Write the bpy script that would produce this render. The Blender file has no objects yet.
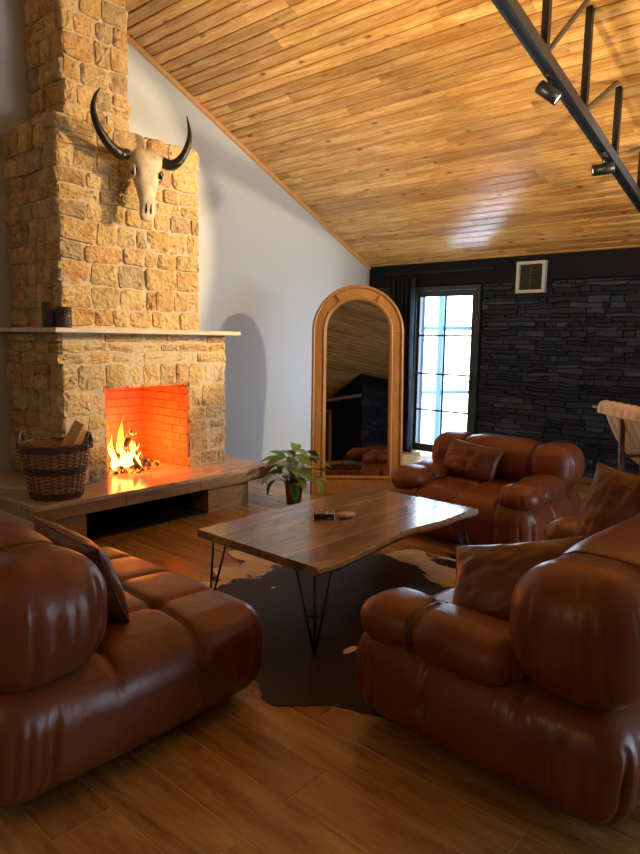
import bpy, bmesh, math, random
import numpy as np
from mathutils import Vector, Matrix, noise
S = bpy.context.scene
COL = S.collection
rad = math.radians
rng = random.Random(7)

# ------------------------------------------------------------------ camera
yw, pt, rl = rad(41.40), rad(7.71), rad(0.915)
fw = Vector((-math.sin(yw)*math.cos(pt), math.cos(yw)*math.cos(pt), -math.sin(pt)))
rt = Vector((math.cos(yw), math.sin(yw), 0)); up = rt.cross(fw)
r2 = rt*math.cos(rl)+up*math.sin(rl); u2 = -rt*math.sin(rl)+up*math.cos(rl)
cam = bpy.data.objects.new('camera', bpy.data.cameras.new('camera')); COL.objects.link(cam)
M = Matrix((r2, u2, -fw)).transposed().to_4x4(); M.translation = Vector((0, 0, 1.5)); cam.matrix_world = M
cam.data.sensor_fit = 'VERTICAL'; cam.data.sensor_height = 36; cam.data.lens = 36*652.5/854; cam.data.clip_start = .05
S.camera = cam
S.view_settings.view_transform = 'Standard'; S.view_settings.look = 'None'
S.view_settings.gamma = 1; S.view_settings.use_curve_mapping = False; S.view_settings.exposure = 0.28

# ------------------------------------------------------------------ world and lights
W = bpy.data.worlds.new('sky'); S.world = W; W.use_nodes = True
W.node_tree.nodes['Background'].inputs[0].default_value = (.60, .79, 1, 1)
W.node_tree.nodes['Background'].inputs[1].default_value = 12.0
def lamp(name, kind, loc, energy, col, aim=None, **k):
    d = bpy.data.lights.new(name, kind); d.energy = energy; d.color = col
    for a, v in k.items(): setattr(d, a, v)
    o = bpy.data.objects.new(name, d); COL.objects.link(o); o.location = loc
    if aim is not None: o.rotation_euler = (Vector(aim)-Vector(loc)).to_track_quat('-Z', 'Y').to_euler()
    return o
WARM = (1, .69, .35); COOL = (.50, .72, 1)
# daylight: in through the glazed door and the two tall windows in the right wall
for p_ in (lamp('door_portal', 'AREA', (-4.39, 7.60, 1.15), 1, (1, 1, 1), (-4.39, 0, 1.15), shape='RECTANGLE', size=1.0, size_y=2.2),
           lamp('window_portal', 'AREA', (5.16, 5.1, 1.30), 1, (1, 1, 1), (0, 5.1, 1.30), shape='RECTANGLE', size=1.75, size_y=3.1)): p_.data.cycles.is_portal = True
# track heads: one on the fireplace, one on seats, one beyond the frame
lamp('track_spot_light', 'SPOT', (-1.95, 5.02, 2.70), 440, WARM, (-4.75, 3.10, 2.45), spot_size=rad(58), spot_blend=.25, shadow_soft_size=.03)
lamp('track_spot_light_near', 'SPOT', (-1.68, 4.10, 2.93), 30, WARM, (-.8, 4.4, .5), spot_size=rad(50), spot_blend=.5, shadow_soft_size=.03)
UPL = (1, .75, .44)
lamp('added_ceiling_fill_left', 'SPOT', (-2.2, 1.4, 2.1), 430, UPL, (-2.5, 4.8, 4.5), spot_size=rad(96), spot_blend=.8, shadow_soft_size=.12)  # added unseen spot, no real fixture, brightens the ceiling
lamp('added_ceiling_fill_right', 'SPOT', (.9, 4.3, 2.0), 420, UPL, (-2.4, 5.0, 4.5), spot_size=rad(85), spot_blend=.9, shadow_soft_size=.12)  # second added ceiling fill, unseen at the right
lamp('far_track_spot_light', 'SPOT', (-.05, 5.42, 2.70), 360, (1, .76, .50), (-5.6, 4.7, 1.7), spot_size=rad(56), spot_blend=.5, shadow_soft_size=.03)
lamp('added_room_fill', 'POINT', (-1.5, -1.2, 2.4), 15, WARM, shadow_soft_size=.25)  # added unseen lamp behind the camera, fills the room with warm light
lamp('fire_glow', 'POINT', (-4.95, 3.10, .60), 26, (1, .15, .015), shadow_soft_size=.07)
lamp('fire_glow_front', 'POINT', (-4.80, 3.12, .56), 5, (1, .30, .05), shadow_soft_size=.06)

# ------------------------------------------------------------------ helpers
def link(o, parent=None):
    COL.objects.link(o)
    if parent is not None: o.parent = parent
    return o
def mesh(name, vs, fs, mat=None, parent=None, smooth=False, loc=None, rot=None):
    me = bpy.data.meshes.new(name); me.from_pydata([tuple(v) for v in vs], [], fs); me.update()
    if smooth: me.polygons.foreach_set('use_smooth', [True]*len(me.polygons))
    if mat: me.materials.append(mat)
    o = link(bpy.data.objects.new(name, me), parent)
    if loc is not None: o.location = loc
    if rot is not None: o.rotation_euler = rot
    return o
def tag(o, label=None, cat=None, group=None, kind=None):
    if label: o['label'] = label
    if cat: o['category'] = cat
    if group: o['group'] = group
    if kind: o['kind'] = kind
    return o
def thing(name, label, cat, loc=(0, 0, 0), rz=0, group=None):
    o = link(bpy.data.objects.new(name, None)); o.empty_display_size = .1
    o.location = loc; o.rotation_euler = (0, 0, rz)
    return tag(o, label, cat, group)
class MB:
    def __init__(s): s.v = []; s.f = []
    def add(s, vs, fs):
        n = len(s.v); s.v += [tuple(v) for v in vs]; s.f += [tuple(i+n for i in f) for f in fs]; return s
    def box(s, x0, x1, y0, y1, z0, z1, M=None):
        vs = [Vector((x, y, z)) for x in (x0, x1) for y in (y0, y1) for z in (z0, z1)]
        if M: vs = [M @ v for v in vs]
        return s.add(vs, [(0, 1, 3, 2), (4, 6, 7, 5), (0, 4, 5, 1), (2, 3, 7, 6), (0, 2, 6, 4), (1, 5, 7, 3)])
    def bbox(s, x0, x1, y0, y1, z0, z1, b=.004, M=None):   # bevelled box
        bm = bmesh.new(); bmesh.ops.create_cube(bm, size=1)
        for v in bm.verts: v.co = Vector(((x0+x1)/2+v.co.x*(x1-x0), (y0+y1)/2+v.co.y*(y1-y0), (z0+z1)/2+v.co.z*(z1-z0)))
        bmesh.ops.bevel(bm, geom=bm.edges[:], offset=b, segments=2, profile=.5, affect='EDGES')
        vs = [(M @ v.co if M else v.co.copy()) for v in bm.verts]; bm.verts.index_update()
        s.add(vs, [tuple(v.index for v in f.verts) for f in bm.faces]); bm.free(); return s
    def tube(s, pts, radii, n=10, cap=True):
        pts = [Vector(p) for p in pts]
        if not hasattr(radii, '__len__'): radii = [radii]*len(pts)
        vs = []; t0 = (pts[1]-pts[0]).normalized()
        ref = Vector((0, 0, 1)) if abs(t0.z) < .9 else Vector((1, 0, 0))
        a = t0.cross(ref).normalized()
        for i, p in enumerate(pts):
            t = (pts[min(i+1, len(pts)-1)]-pts[max(i-1, 0)]).normalized()
            a = (a-t*a.dot(t)).normalized(); b = t.cross(a)
            for k in range(n):
                w = 2*math.pi*k/n; vs.append(p+(a*math.cos(w)+b*math.sin(w))*radii[i])
        fs = [(i*n+k, i*n+(k+1) % n, (i+1)*n+(k+1) % n, (i+1)*n+k) for i in range(len(pts)-1) for k in range(n)]
        if cap: fs += [tuple(range(n))[::-1], tuple(range((len(pts)-1)*n, len(pts)*n))]
        return s.add(vs, fs)
    def lathe(s, prof, n=24, c=(0, 0, 0)):
        vs = [(c[0]+r*math.cos(2*math.pi*k/n), c[1]+r*math.sin(2*math.pi*k/n), c[2]+z) for r, z in prof for k in range(n)]
        fs = [(i*n+k, i*n+(k+1) % n, (i+1)*n+(k+1) % n, (i+1)*n+k) for i in range(len(prof)-1) for k in range(n)]
        return s.add(vs, fs)
    def build(s, name, mat=None, parent=None, smooth=False, **k): return mesh(name, s.v, s.f, mat, parent, smooth, **k)
def curve(pts, n=8):      # Catmull-Rom
    P = [Vector(p) for p in pts]; P = [2*P[0]-P[1]]+P+[2*P[-1]-P[-2]]; out = []
    for i in range(1, len(P)-2):
        for k in range(n):
            t = k/n
            out.append(.5*((2*P[i])+(P[i+1]-P[i-1])*t+(2*P[i-1]-5*P[i]+4*P[i+1]-P[i+2])*t*t+(3*P[i]-P[i-1]-3*P[i+1]+P[i+2])*t**3))
    return out+[P[-2]]

# ------------------------------------------------------------------ materials
class NT:
    def __init__(s, name):
        s.m = bpy.data.materials.new(name); s.m.use_nodes = True; s.t = s.m.node_tree; s.b = s.t.nodes['Principled BSDF']
    def n(s, ty, **k):
        x = s.t.nodes.new(ty)
        for a, v in k.items():
            if a[0] == 'i' and a[1:].isdigit(): s.put(x.inputs[int(a[1:])], v)
            elif hasattr(x, a): setattr(x, a, v)
            else: s.put(x.inputs[a.replace('_', ' ')], v)
        return x
    def put(s, sock, v):
        if isinstance(v, bpy.types.NodeSocket): s.t.links.new(v, sock)
        elif isinstance(v, bpy.types.Node): s.t.links.new(v.outputs[0], sock)
        else: sock.default_value = v
    def set(s, **k):
        for a, v in k.items(): s.put(s.b.inputs[a.replace('_', ' ')], v)
        return s.m
    def coord(s, kind='Object', scale=(1, 1, 1), rot=(0, 0, 0)):
        if kind == 'World': src = s.n('ShaderNodeNewGeometry').outputs['Position']
        else: src = s.n('ShaderNodeTexCoord').outputs[kind]
        return s.n('ShaderNodeMapping', Vector=src, Scale=scale, Rotation=rot).outputs[0]
    def noise(s, vec, scale, detail=4, rough=.5, dist=0):
        return s.n('ShaderNodeTexNoise', Vector=vec, Scale=scale, Detail=detail, Roughness=rough, Distortion=dist).outputs['Fac']
    def ramp(s, fac, stops, interp='LINEAR'):
        r = s.n('ShaderNodeValToRGB', Fac=fac); e = r.color_ramp.elements; r.color_ramp.interpolation = interp
        while len(e) < len(stops): e.new(.5)
        for x, (p, c) in zip(e, stops): x.position = p; x.color = (*c, 1) if len(c) == 3 else c
        return r.outputs[0]
    def mix(s, f, a, b, mode='MIX'):
        x = s.n('ShaderNodeMix', data_type='RGBA', blend_type=mode); s.put(x.inputs[0], f); s.put(x.inputs[6], a); s.put(x.inputs[7], b); return x.outputs[2]
    def math(s, op, a, b=0.0, c=0.0):
        return s.n('ShaderNodeMath', operation=op, i0=a, i1=b, i2=c).outputs[0]
    def bump(s, h, st=.3, d=.01, nrm=None):
        x = s.n('ShaderNodeBump', Height=h, Strength=st, Distance=d)
        if nrm is not None: s.put(x.inputs['Normal'], nrm)
        return x.outputs[0]
    def island(s):
        if not hasattr(s, 'isl'): s.isl = s.math('FRACT', s.math('ADD', s.n('ShaderNodeNewGeometry').outputs['Random Per Island'], s.math('MULTIPLY', s.n('ShaderNodeObjectInfo').outputs['Random'], 7.31)))
        return s.isl
def plain(name, col, rough=.5, metal=0, **k):
    return NT(name).set(Base_Color=(*col, 1), Roughness=rough, Metallic=metal, **k)
def wood(name, stops, scale=(1, 14, 14), rough=.4, knots=0., tone=.25, coord='World', grain=3.0, bump=.12, rot=(0, 0, 0), coat=0, perisland=True):
    t = NT(name); v = t.coord(coord, scale, rot)
    if perisland:
        off = t.n('ShaderNodeCombineXYZ', X=t.math('MULTIPLY', t.island(), 37.), Y=t.math('MULTIPLY', t.island(), 91.), Z=t.math('MULTIPLY', t.island(), 13.)).outputs[0]
        v = t.n('ShaderNodeVectorMath', operation='ADD', i0=v, i1=off).outputs[0]
    n1 = t.noise(v, grain, 5, .6, .6)
    n2 = t.noise(v, grain*6, 3, .6, .2)
    f = t.math('ADD', t.math('MULTIPLY', n1, .75), t.math('MULTIPLY', n2, .25))
    c = t.ramp(f, stops)
    if perisland:
        r = t.island(); tn = t.ramp(r, [(0, (1-tone, (1-tone)*.93, (1-tone)*.86)), (.5, (1, 1, 1)), (1, (1+tone*.35, 1+tone*.35, 1+tone*.3))])
        c = t.mix(1., c, tn, 'MULTIPLY')
    if knots:
        kv = t.n('ShaderNodeVectorMath', operation='MULTIPLY', i0=v, i1=(4.2, .85, .85)).outputs[0]
        vo = t.n('ShaderNodeTexVoronoi', Vector=kv, Scale=1.15, Randomness=1.0)
        keep = t.math('GREATER_THAN', t.n('ShaderNodeSeparateColor', Color=vo.outputs['Color']).outputs[0], 1-knots)
        d = t.math('MULTIPLY', t.ramp(vo.outputs['Distance'], [(.05, (1, 1, 1)), (.14, (.45, .45, .45)), (.25, (0, 0, 0))]), keep)
        c = t.mix(d, c, (.16, .055, .018, 1))
    return t.set(Base_Color=c, Roughness=rough, Coat_Weight=coat, Coat_Roughness=.12, Normal=t.bump(f, bump, .004))

PINE = wood('ceiling_pine', [(.36, (.50, .24, .065)), (.5, (.68, .385, .12)), (.62, (.85, .57, .23))], scale=(.9, 11, 11), rough=.26, knots=.42, tone=.30, grain=2.0, coat=.3)
FLOORW = wood('floor_oak', [(.30, (.13, .060, .018)), (.42, (.29, .15, .047)), (.55, (.40, .225, .078)), (.72, (.54, .33, .125))], scale=(1.1, 7, 7), rough=.25, knots=.16, tone=.20, grain=2.0)
GROUT = plain('grout', (.52, .36, .20), .8)
FRAMEW = wood('mirror_oak', [(.3, (.33, .15, .036)), (.7, (.52, .265, .075))], scale=(9, 9, 1.2), rough=.38, tone=.12, coord='Object')
TRIMW = wood('trim_pine', [(.3, (.55, .29, .10)), (.7, (.72, .42, .18))], scale=(1, 4, 4), rough=.4, tone=.1)
HEARTHW = wood('hearth_oak_tile', [(.25, (.20, .12, .065)), (.5, (.36, .235, .135)), (.78, (.52, .37, .23))], scale=(6, 1.3, 8), rough=.25, knots=.06, tone=.12, grain=2.2)
def walnut():
    t = NT('walnut_slab'); v = t.coord('World', (4.2, .7, 4))
    off = t.math('MULTIPLY', t.island(), 40.); v = t.n('ShaderNodeVectorMath', operation='ADD', i0=v, i1=t.n('ShaderNodeCombineXYZ', X=off, Y=off, Z=off).outputs[0]).outputs[0]
    n1 = t.noise(v, 1.5, 6, .55, 1.3); n2 = t.noise(v, 9, 3, .6, .3)
    f = t.math('ADD', t.math('MULTIPLY', n1, .8), t.math('MULTIPLY', n2, .2))
    c = t.ramp(f, [(.30, (.10, .052, .028)), (.45, (.20, .11, .057)), (.58, (.32, .185, .095)), (.72, (.50, .31, .155))])
    return t.set(Base_Color=c, Roughness=.2, Coat_Weight=.5, Coat_Roughness=.12, Normal=t.bump(f, .05, .002))
WALNUT = walnut()
def stone_mat():
    t = NT('golden_sandstone'); v = t.coord('World'); r = t.island()
    base = t.ramp(r, [(0, (.48, .29, .09)), (.2, (.60, .42, .17)), (.38, (.42, .30, .13)), (.55, (.66, .48, .22)), (.72, (.54, .29, .10)), (.86, (.32, .26, .16)), (1, (.60, .43, .19))])
    n = t.noise(v, 16, 6, .65); c = t.mix(t.ramp(n, [(.35, (0, 0, 0)), (.68, (1, 1, 1))]), base, t.mix(.45, base, (.80, .60, .30, 1)))
    n3 = t.noise(v, 7, 3, .5); c = t.mix(t.ramp(n3, [(.5, (0, 0, 0)), (.72, (.5, .5, .5))]), c, (.36, .16, .04, 1))
    v2 = t.noise(v, 38, 3, .6); c = t.mix(t.ramp(v2, [(.30, (.55,)*3), (.45, (0,)*3)]), c, (.16, .085, .03, 1))  # shade of small crevices painted into the stone colour
    h = t.math('ADD', t.noise(v, 24, 5, .6), t.math('MULTIPLY', t.n('ShaderNodeTexVoronoi', Vector=v, Scale=30.).outputs['Distance'], .7))
    return t.set(Base_Color=c, Roughness=.85, Normal=t.bump(h, .9, .02))
STONE = stone_mat()
def mortar_mat():
    t = NT('mortar'); v = t.coord('World'); n = t.noise(v, 30, 4)
    return t.set(Base_Color=t.ramp(n, [(.3, (.46, .36, .22)), (.7, (.66, .55, .38))]), Roughness=.9, Normal=t.bump(n, .6, .01))
MORTAR = mortar_mat()
def slate_mat():
    t = NT('black_painted_slate'); v = t.coord('World', (1, 1, 3)); r = t.island()
    base = t.ramp(r, [(0, (.009, .014, .026)), (.6, (.020, .029, .050)), (1, (.055, .073, .115))])
    n = t.noise(v, 14, 6, .7)
    return t.set(Base_Color=base, Specular_IOR_Level=.35, Roughness=t.ramp(n, [(.3, (.42,)*3), (.7, (.7,)*3)]), Normal=t.bump(n, .8, .02))
SLATE = slate_mat()
def wall_mat(name, col, rough=.85, spec=.5):
    t = NT(name); n = t.noise(t.coord('World'), 60, 4)
    return t.set(Base_Color=(*col, 1), Roughness=rough, Specular_IOR_Level=spec, Normal=t.bump(n, .06, .004))
WHITE = wall_mat('white_plaster', (.52, .57, .60)); BLACK = wall_mat('black_paint', (.0035, .006, .013), .6, .2)
def leather(name, c0, c1):
    t = NT(name); v = t.coord('Object'); n = t.noise(v, 2.2, 4, .55); g = t.n('ShaderNodeTexVoronoi', Vector=v, Scale=260.).outputs['Distance']
    w = t.noise(t.coord('Object', (1, 1, .5)), 9, 3, .6, 1.2)
    b = t.bump(w, .18, .02, t.bump(g, .10, .002))
    return t.set(Base_Color=t.ramp(n, [(.3, c0), (.72, c1)]), Roughness=t.ramp(t.noise(v, 5, 3), [(.3, (.28,)*3), (.7, (.42,)*3)]), Specular_IOR_Level=.5, Normal=b)
LEATHER = leather('cognac_leather', (.125, .030, .009), (.205, .053, .016))
PILLOWL = leather('pillow_leather', (.10, .027, .010), (.155, .045, .018))
STRAP = plain('leather_piping', (.06, .018, .008), .5)
DARKF = plain('black_foot', (.01, .01, .01), .5)
STEEL = plain('black_steel', (.005, .006, .008), .4, .0)
RAILM = plain('painted_rail', (.008, .018, .032), .35, .0)
IRON = plain('dull_grey_steel', (.07, .055, .045), .55)
GROOVE = plain('track_groove', (.004, .004, .005), .6)
LENS = NT('lamp_lens').set(Base_Color=(1, .9, .75, 1), Emission_Color=(1, .82, .60, 1), Emission_Strength=5.)
ALU = plain('door_frame_dark', (.028, .034, .040), .45)
GLASS = NT('window_glass').set(Base_Color=(1, 1, 1, 1), Roughness=.0, Transmission_Weight=1., IOR=1.02, Alpha=.25)
MIRRORM = plain('mirror_silver', (.60, .62, .62), .02, 1.0)
def velvet():
    t = NT('navy_curtain'); n = t.noise(t.coord('World'), 40, 3)
    return t.set(Base_Color=(.004, .005, .012, 1), Roughness=.85, Sheen_Weight=.05, Normal=t.bump(n, .1, .004))
CURT = velvet()

# ------------------------------------------------------------------ room constants
XL, XR, YB, YF = -5.60, 5.0, 7.42, -2.25
SL = .464; YE, ZE = 7.40, 2.455; YR = 2.63
ang = math.atan(SL); cA, sA = math.cos(ang), math.sin(ang)
def zc(y): return ZE+SL*(YE-y) if y >= YR else ZE+SL*(YE-YR)-SL*(YR-y)
st = lambda o: tag(o, kind='structure')

# ------------------------------------------------------------------ floor: wood look tiles with grout
fl = st(MB().box(XL-.2, XR+.2, YF-.2, YB+.35, -.12, -.0016).build('floor', GROUT))
def tile(x0, x1, y0, y1):
    g = .0023; b = .0008
    x0 += g; x1 -= g; y0 += g; y1 -= g
    vs = []
    for (z, i) in ((-.004, 0), (-.0006, 0), (0, b)):
        vs += [(x0+i, y0+i, z), (x1-i, y0+i, z), (x1-i, y1-i, z), (x0+i, y1-i, z)]
    fs = [(8, 9, 10, 11)]
    for a in (0, 4):
        for k in range(4): fs.append((a+k, a+(k+1) % 4, a+4+(k+1) % 4, a+4+k))
    return vs, fs
rest = MB(); r_ = random.Random(3)
joints = {5: -1.345, 6: -.72+1.2, 7: -1.36, 8: -.72, 4: -1.75, 3: -1.1}
for k in range(-25, 37):
    y0 = 1.005+.199*(k-5)
    if y0 < YF or y0 > YB+.1: continue
    off = joints.get(k, r_.uniform(0, 1.2)); x = off-1.2*math.ceil((off-XL)/1.2)
    while x < XR:
        a, b = max(x, XL), min(x+1.2, XR)
        if b-a > .02:
            vs, fs = tile(a, b, y0, min(y0+.199, YB+.1))
            if y0 > .3 and (a < .4 and b > -5.0) and not (a < -4.35 and y0 < 4.1) and (y0+1.6 > -1.6*b-.6): mesh('floor_tile', vs, fs, FLOORW, fl)
            else: rest.add(vs, fs)
        x += 1.2
tag(rest.build('floor_tiles_beyond', FLOORW, fl), kind='stuff')

# ------------------------------------------------------------------ ceiling: pine boards on two slopes
cb = MB()
def slab(y0, y1):
    vs = []
    for x in (XL-.2, XR+.2):
        for y in (y0, y1):
            for d in (.0, .12): vs.append((x, y, zc(y)+.016+d))
    cb.add(vs, [(0, 1, 3, 2), (4, 6, 7, 5), (0, 4, 5, 1), (2, 3, 7, 6), (0, 2, 6, 4), (1, 5, 7, 3)])
slab(YB+.3, YR); slab(YR, YF-.2)
ce = st(cb.build('ceiling', plain('ceiling_backing', (.10, .045, .015), .8)))
def board(x0, x1, s0, s1, back=False):
    vs = []
    for x in (x0+.0008, x1-.0008):
        for (s, d) in ((s0, 0), (s0, .004), (s0+.009, .015), (s1-.006, .015), (s1, .006), (s1, 0)):
            y = YE-s*cA-d*sA; z = ZE+s*sA-d*cA
            if back: y = 2*YR-y
            vs.append((x, y, z+.015))
    fs = [(i, (i+1) % 6, 6+(i+1) % 6, 6+i) for i in range(6)]+[(0, 5, 4, 3, 2, 1), (6, 7, 8, 9, 10, 11)]
    return vs, fs
BW = .106; rest = MB(); total = (YE-YR)/cA; s = -.0
nb = 0
while s < total:
    s1 = min(s+BW, total); x = XL-r_.uniform(0, 2.6)
    while x < XR:
        L = r_.uniform(1.6, 3.6); a, b = max(x, XL), min(x+L, XR)
        if b-a > .03:
            vs, fs = board(a, b, s, s1-.0065)
            y = YE-s*cA
            if y > 3.0 and a < -.55-(7.3-y)*.0 and nb < 290: mesh('ceiling_board', vs, fs, PINE, ce); nb += 1
            else: rest.add(vs, fs)
            vs, fs = board(a, b, s, s1-.0035, True)
            if 2*YR-y > YF-.1: rest.add(vs, fs)
        x += L
    s = s1
tag(rest.build('ceiling_boards_beyond', PINE, ce), kind='stuff')

# ------------------------------------------------------------------ walls
def gable(name, x0, x1, mat, holes=()):
    m = MB(); ys = [YF-.2, YR, YB+.3]
    for i in range(2):
        ya, yb = ys[i], ys[i+1]; vs = []
        for x in (x0, x1):
            vs += [(x, ya, -.1), (x, yb, -.1), (x, yb, zc(yb)+.05), (x, ya, zc(ya)+.05)]
        m.add(vs, [(0, 1, 2, 3), (7, 6, 5, 4), (0, 4, 5, 1), (2, 6, 7, 3), (1, 5, 6, 2), (0, 3, 7, 4)])
    return st(m.build(name, mat))
gable('wall_left', XL-.2, XL, WHITE)
# right wall with a window opening (Y 4.2..6.4, z .5...2.2)
m = MB()
WA, WC = 3.6, 6.6
m.box(XR, XR+.2, YF-.2, WA, -.1, 2.3).box(XR, XR+.2, WC, YB+.3, -.1, 2.3).box(XR, XR+.2, WA, WC, -.1, .45).box(XR, XR+.2, WA, WC, 2.15, 2.3)
vs = []
for x in (XR, XR+.2): vs += [(x, YF-.2, 2.3), (x, YB+.3, 2.3), (x, YR, zc(YR)+.05)]
m.add(vs, [(0, 1, 2), (5, 4, 3), (0, 3, 4, 1), (1, 4, 5, 2), (0, 2, 5, 3)])
st(m.build('wall_right', WHITE))
w = st(MB().box(XR+.02, XR+.1, WA, WC, .45, .52).box(XR+.02, XR+.1, WA, WC, 2.08, 2.15).box(XR+.02, XR+.1, WA, WA+.07, .52, 2.08).box(XR+.02, XR+.1, WC-.07, WC, .52, 2.08).box(XR+.02, XR+.1, 4.57, 4.63, .52, 2.08).box(XR+.02, XR+.1, 5.57, 5.63, .52, 2.08).build('window_1', ALU))
st(MB().box(XL-.2, XR+.2, YF-.2, YF, -.1, zc(YF)+.1).build('wall_front', WHITE))
# back wall, black, with the door opening
DX0, DX1, DZ = -4.87, -3.91, 2.185
wb = st(MB().box(XL-.2, DX0, YB, YB+.22, -.1, 2.5).box(DX1, XR+.2, YB, YB+.22, -.1, 2.5).box(DX0, DX1, YB, YB+.22, DZ, 2.5).build('wall_back', BLACK))
bb = st(MB().bbox(XL, XR, 7.33, YB, 2.20, 2.50, .003).build('trim_2', BLACK))
# rake moulding
m = MB(); n_ = 2
vs = []
for (y) in (YE-.08, YR):
    z = zc(y)
    vs += [(XL, y, z), (XL+.03, y, z), (XL+.03, y, z-.045), (XL, y, z-.05)]
m.add(vs, [(0, 1, 2, 3), (7, 6, 5, 4), (0, 4, 5, 1), (1, 5, 6, 2), (2, 6, 7, 3), (3, 7, 4, 0)])
st(m.build('trim_1', TRIMW))
# stacked slate on the back wall
def slate_piece(x0, x1, z0, z1, dep, rr):
    g = .003; n = 4; vs = []
    def ring(inset, d, jit):
        out = []
        top = [(x0+(x1-x0)*i/3, z1) for i in range(4)]; bot = [(x1-(x1-x0)*i/3, z0) for i in range(4)]
        cx, cz = (x0+x1)/2, (z0+z1)/2
        for (x, z) in bot[::1]+top[::1]:
            hx = (x1-x0)/2; hz = (z1-z0)/2
            w = noise.noise(Vector((x*6, z*6, 3.)))*.022+rr.uniform(-.004, .004)
            out.append((cx+(x-cx)*(1-(g+inset)/hx)+noise.noise(Vector((x*7, z*30, 8.)))*.012, cz+(z-cz)*(1-(g+inset*.6)/hz)+w, d+rr.uniform(-jit, jit)))
        return out
    rings = [ring(0, 0, 0), ring(.000, dep*.75, .004), ring(.008, dep, .006)]
    for R in rings:
        for (x, z, d) in R: vs.append((x, YB-d, z))
    fs = []
    for a in (0, 8):
        for k in range(8): fs.append((a+k, a+8+k, a+8+(k+1) % 8, a+(k+1) % 8))
    fs += [(16, 17, 22, 23)[::-1], (17, 18, 21, 22)[::-1], (18, 19, 20, 21)[::-1]]
    return vs, fs
def slate_rows(x0, x1, z0, z1, rr):
    out = []; z = z0
    while z < z1-.02:
        h = rr.uniform(.036, .075)
        if z1-z-h < .03: h = z1-z
        x = x0-rr.uniform(0, .15)
        while x < x1:
            L = rr.uniform(.13, .42) if rr.random() < .75 else rr.uniform(.07, .15)
            a, b = max(x, x0), min(x+L, x1)
            if b-a > .035:
                if h > .062 and rr.random() < .3: out += [(a, b, z, z+h*.5), (a, b, z+h*.5, z+h)]
                else: out.append((a, b, z, z+h))
            x += L
        z += h
    return out
rs = random.Random(11); rest = MB(); ns = 0
for (a, b, z0, z1) in slate_rows(-3.89, -1.95, 0, 2.20, rs)+slate_rows(XL, -4.89, 0, 2.20, rs):
    vs, fs = slate_piece(a, b, z0, z1, rs.uniform(.022, .062), rs)
    if z1 > .35 and ns < 300 and a > -3.9: mesh('slate_stone', vs, fs, SLATE, wb); ns += 1
    else: rest.add(vs, fs)
for (a, b, z0, z1) in slate_rows(-1.95, XR, 0, 2.20, rs):
    vs, fs = slate_piece(a, b, z0, z1, rs.uniform(.022, .062), rs); rest.add(vs, fs)
tag(rest.build('slate_stones_beyond', SLATE, wb), kind='stuff')
# the dark block of rooms across the hall, seen in the mirror
BX, BY = 2.7, -1.0
wi = st(MB().box(BX, XR+.1, YF-.1, BY, -.1, 3.2).build('wall_inner', BLACK)); rest = MB()
for (a, b, z0, z1) in slate_rows(BX, XR, 0, 2.72, rs):
    vs, fs = slate_piece(a, b, z0, z1, rs.uniform(.02, .05), rs); rest.add([(x, BY+(YB-y), z) for x, y, z in vs][::1], [f[::-1] for f in fs])
tag(rest.build('slate_stones', SLATE, wi), kind='stuff')
st(MB().bbox(BX-.05, BX, YF, BY+.02, 2.42, 2.48, .01).build('trim_3', plain('pale_ledge', (.5, .45, .38), .5)))
d1 = st(MB().box(BX-.04, BX+.0, -2.03, -1.97, 0, 2.2).box(BX-.04, BX+.0, YF, -2.03, 2.14, 2.2).build('door_2', TRIMW))
MB().box(BX-.02, BX, YF, -2.03, 0, 2.14).build('door_leaf', plain('brown_door', (.05, .018, .01), .5), d1)

# ------------------------------------------------------------------ glazed door, exterior
dr = st(MB().bbox(DX0, DX0+.04, 7.35, 7.48, 0, DZ).bbox(DX1-.05, DX1, 7.35, 7.48, 0, DZ).bbox(DX0+.04, DX1-.05, 7.35, 7.48, DZ-.05, DZ).build('door_1', ALU))
a, b = DX0+.043, DX1-.053; ga, gb, gz0, gz1 = -4.79, -4.035, .13, 2.06
leaf = MB().bbox(a, ga, 7.385, 7.44, .03, DZ-.053).bbox(gb, b, 7.385, 7.44, .03, DZ-.053).bbox(ga, gb, 7.385, 7.44, gz1, DZ-.053).bbox(ga, gb, 7.385, 7.44, .03, gz0).build('door_leaf', ALU, dr)
st(MB().box(ga, gb, 7.41, 7.414, gz0, gz1).build('window_glass', GLASS)).parent = dr
gm = (ga+gb)/2
MUN = plain('muntin_dark', (.05, .045, .05), .5)
MB().box(gm-.012, gm+.012, 7.395, 7.409, gz0, gz1).build('muntin', MUN, leaf)
for z in (1.565, 1.066, .588): MB().box(ga, gb, 7.397, 7.408, z-.011, z+.011).build('muntin', MUN, leaf)
h = MB().tube([(-4.0, 7.385, 1.0), (-4.0, 7.34, 1.0)], .009).tube([(-4.0, 7.34, 1.0), (-4.13, 7.34, 1.005)], .009).bbox(-4.018, -3.982, 7.375, 7.387, .89, 1.11, .004)
h.build('handle', STEEL, leaf, True)
GRD = wall_mat('pale_ground', (.75, .78, .82))  # plain pale ground outside the door
st(MB().box(-14, 4, YB+.22, 24, -.35, -.12).build('ground', GRD))
BLU = plain('blue_grey_post', (.035, .085, .17), .5)
pr = thing('porch_railing', 'blue-grey porch post with two thin rails outside the glazed door', 'railing', (-5.43, 9.0, 0))
MB().bbox(-.055, .055, -.05, .05, -.12, 2.9, .005).build('post', BLU, pr)
MB().box(-1.6, 1.6, -.02, .02, 1.66, 1.72).build('rail', BLU, pr)
M_ = Matrix.Rotation(rad(-4), 4, 'Y')
MB().box(-1.6, 1.6, -.02, .02, .66, .71, M_).build('rail', BLU, pr)

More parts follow.
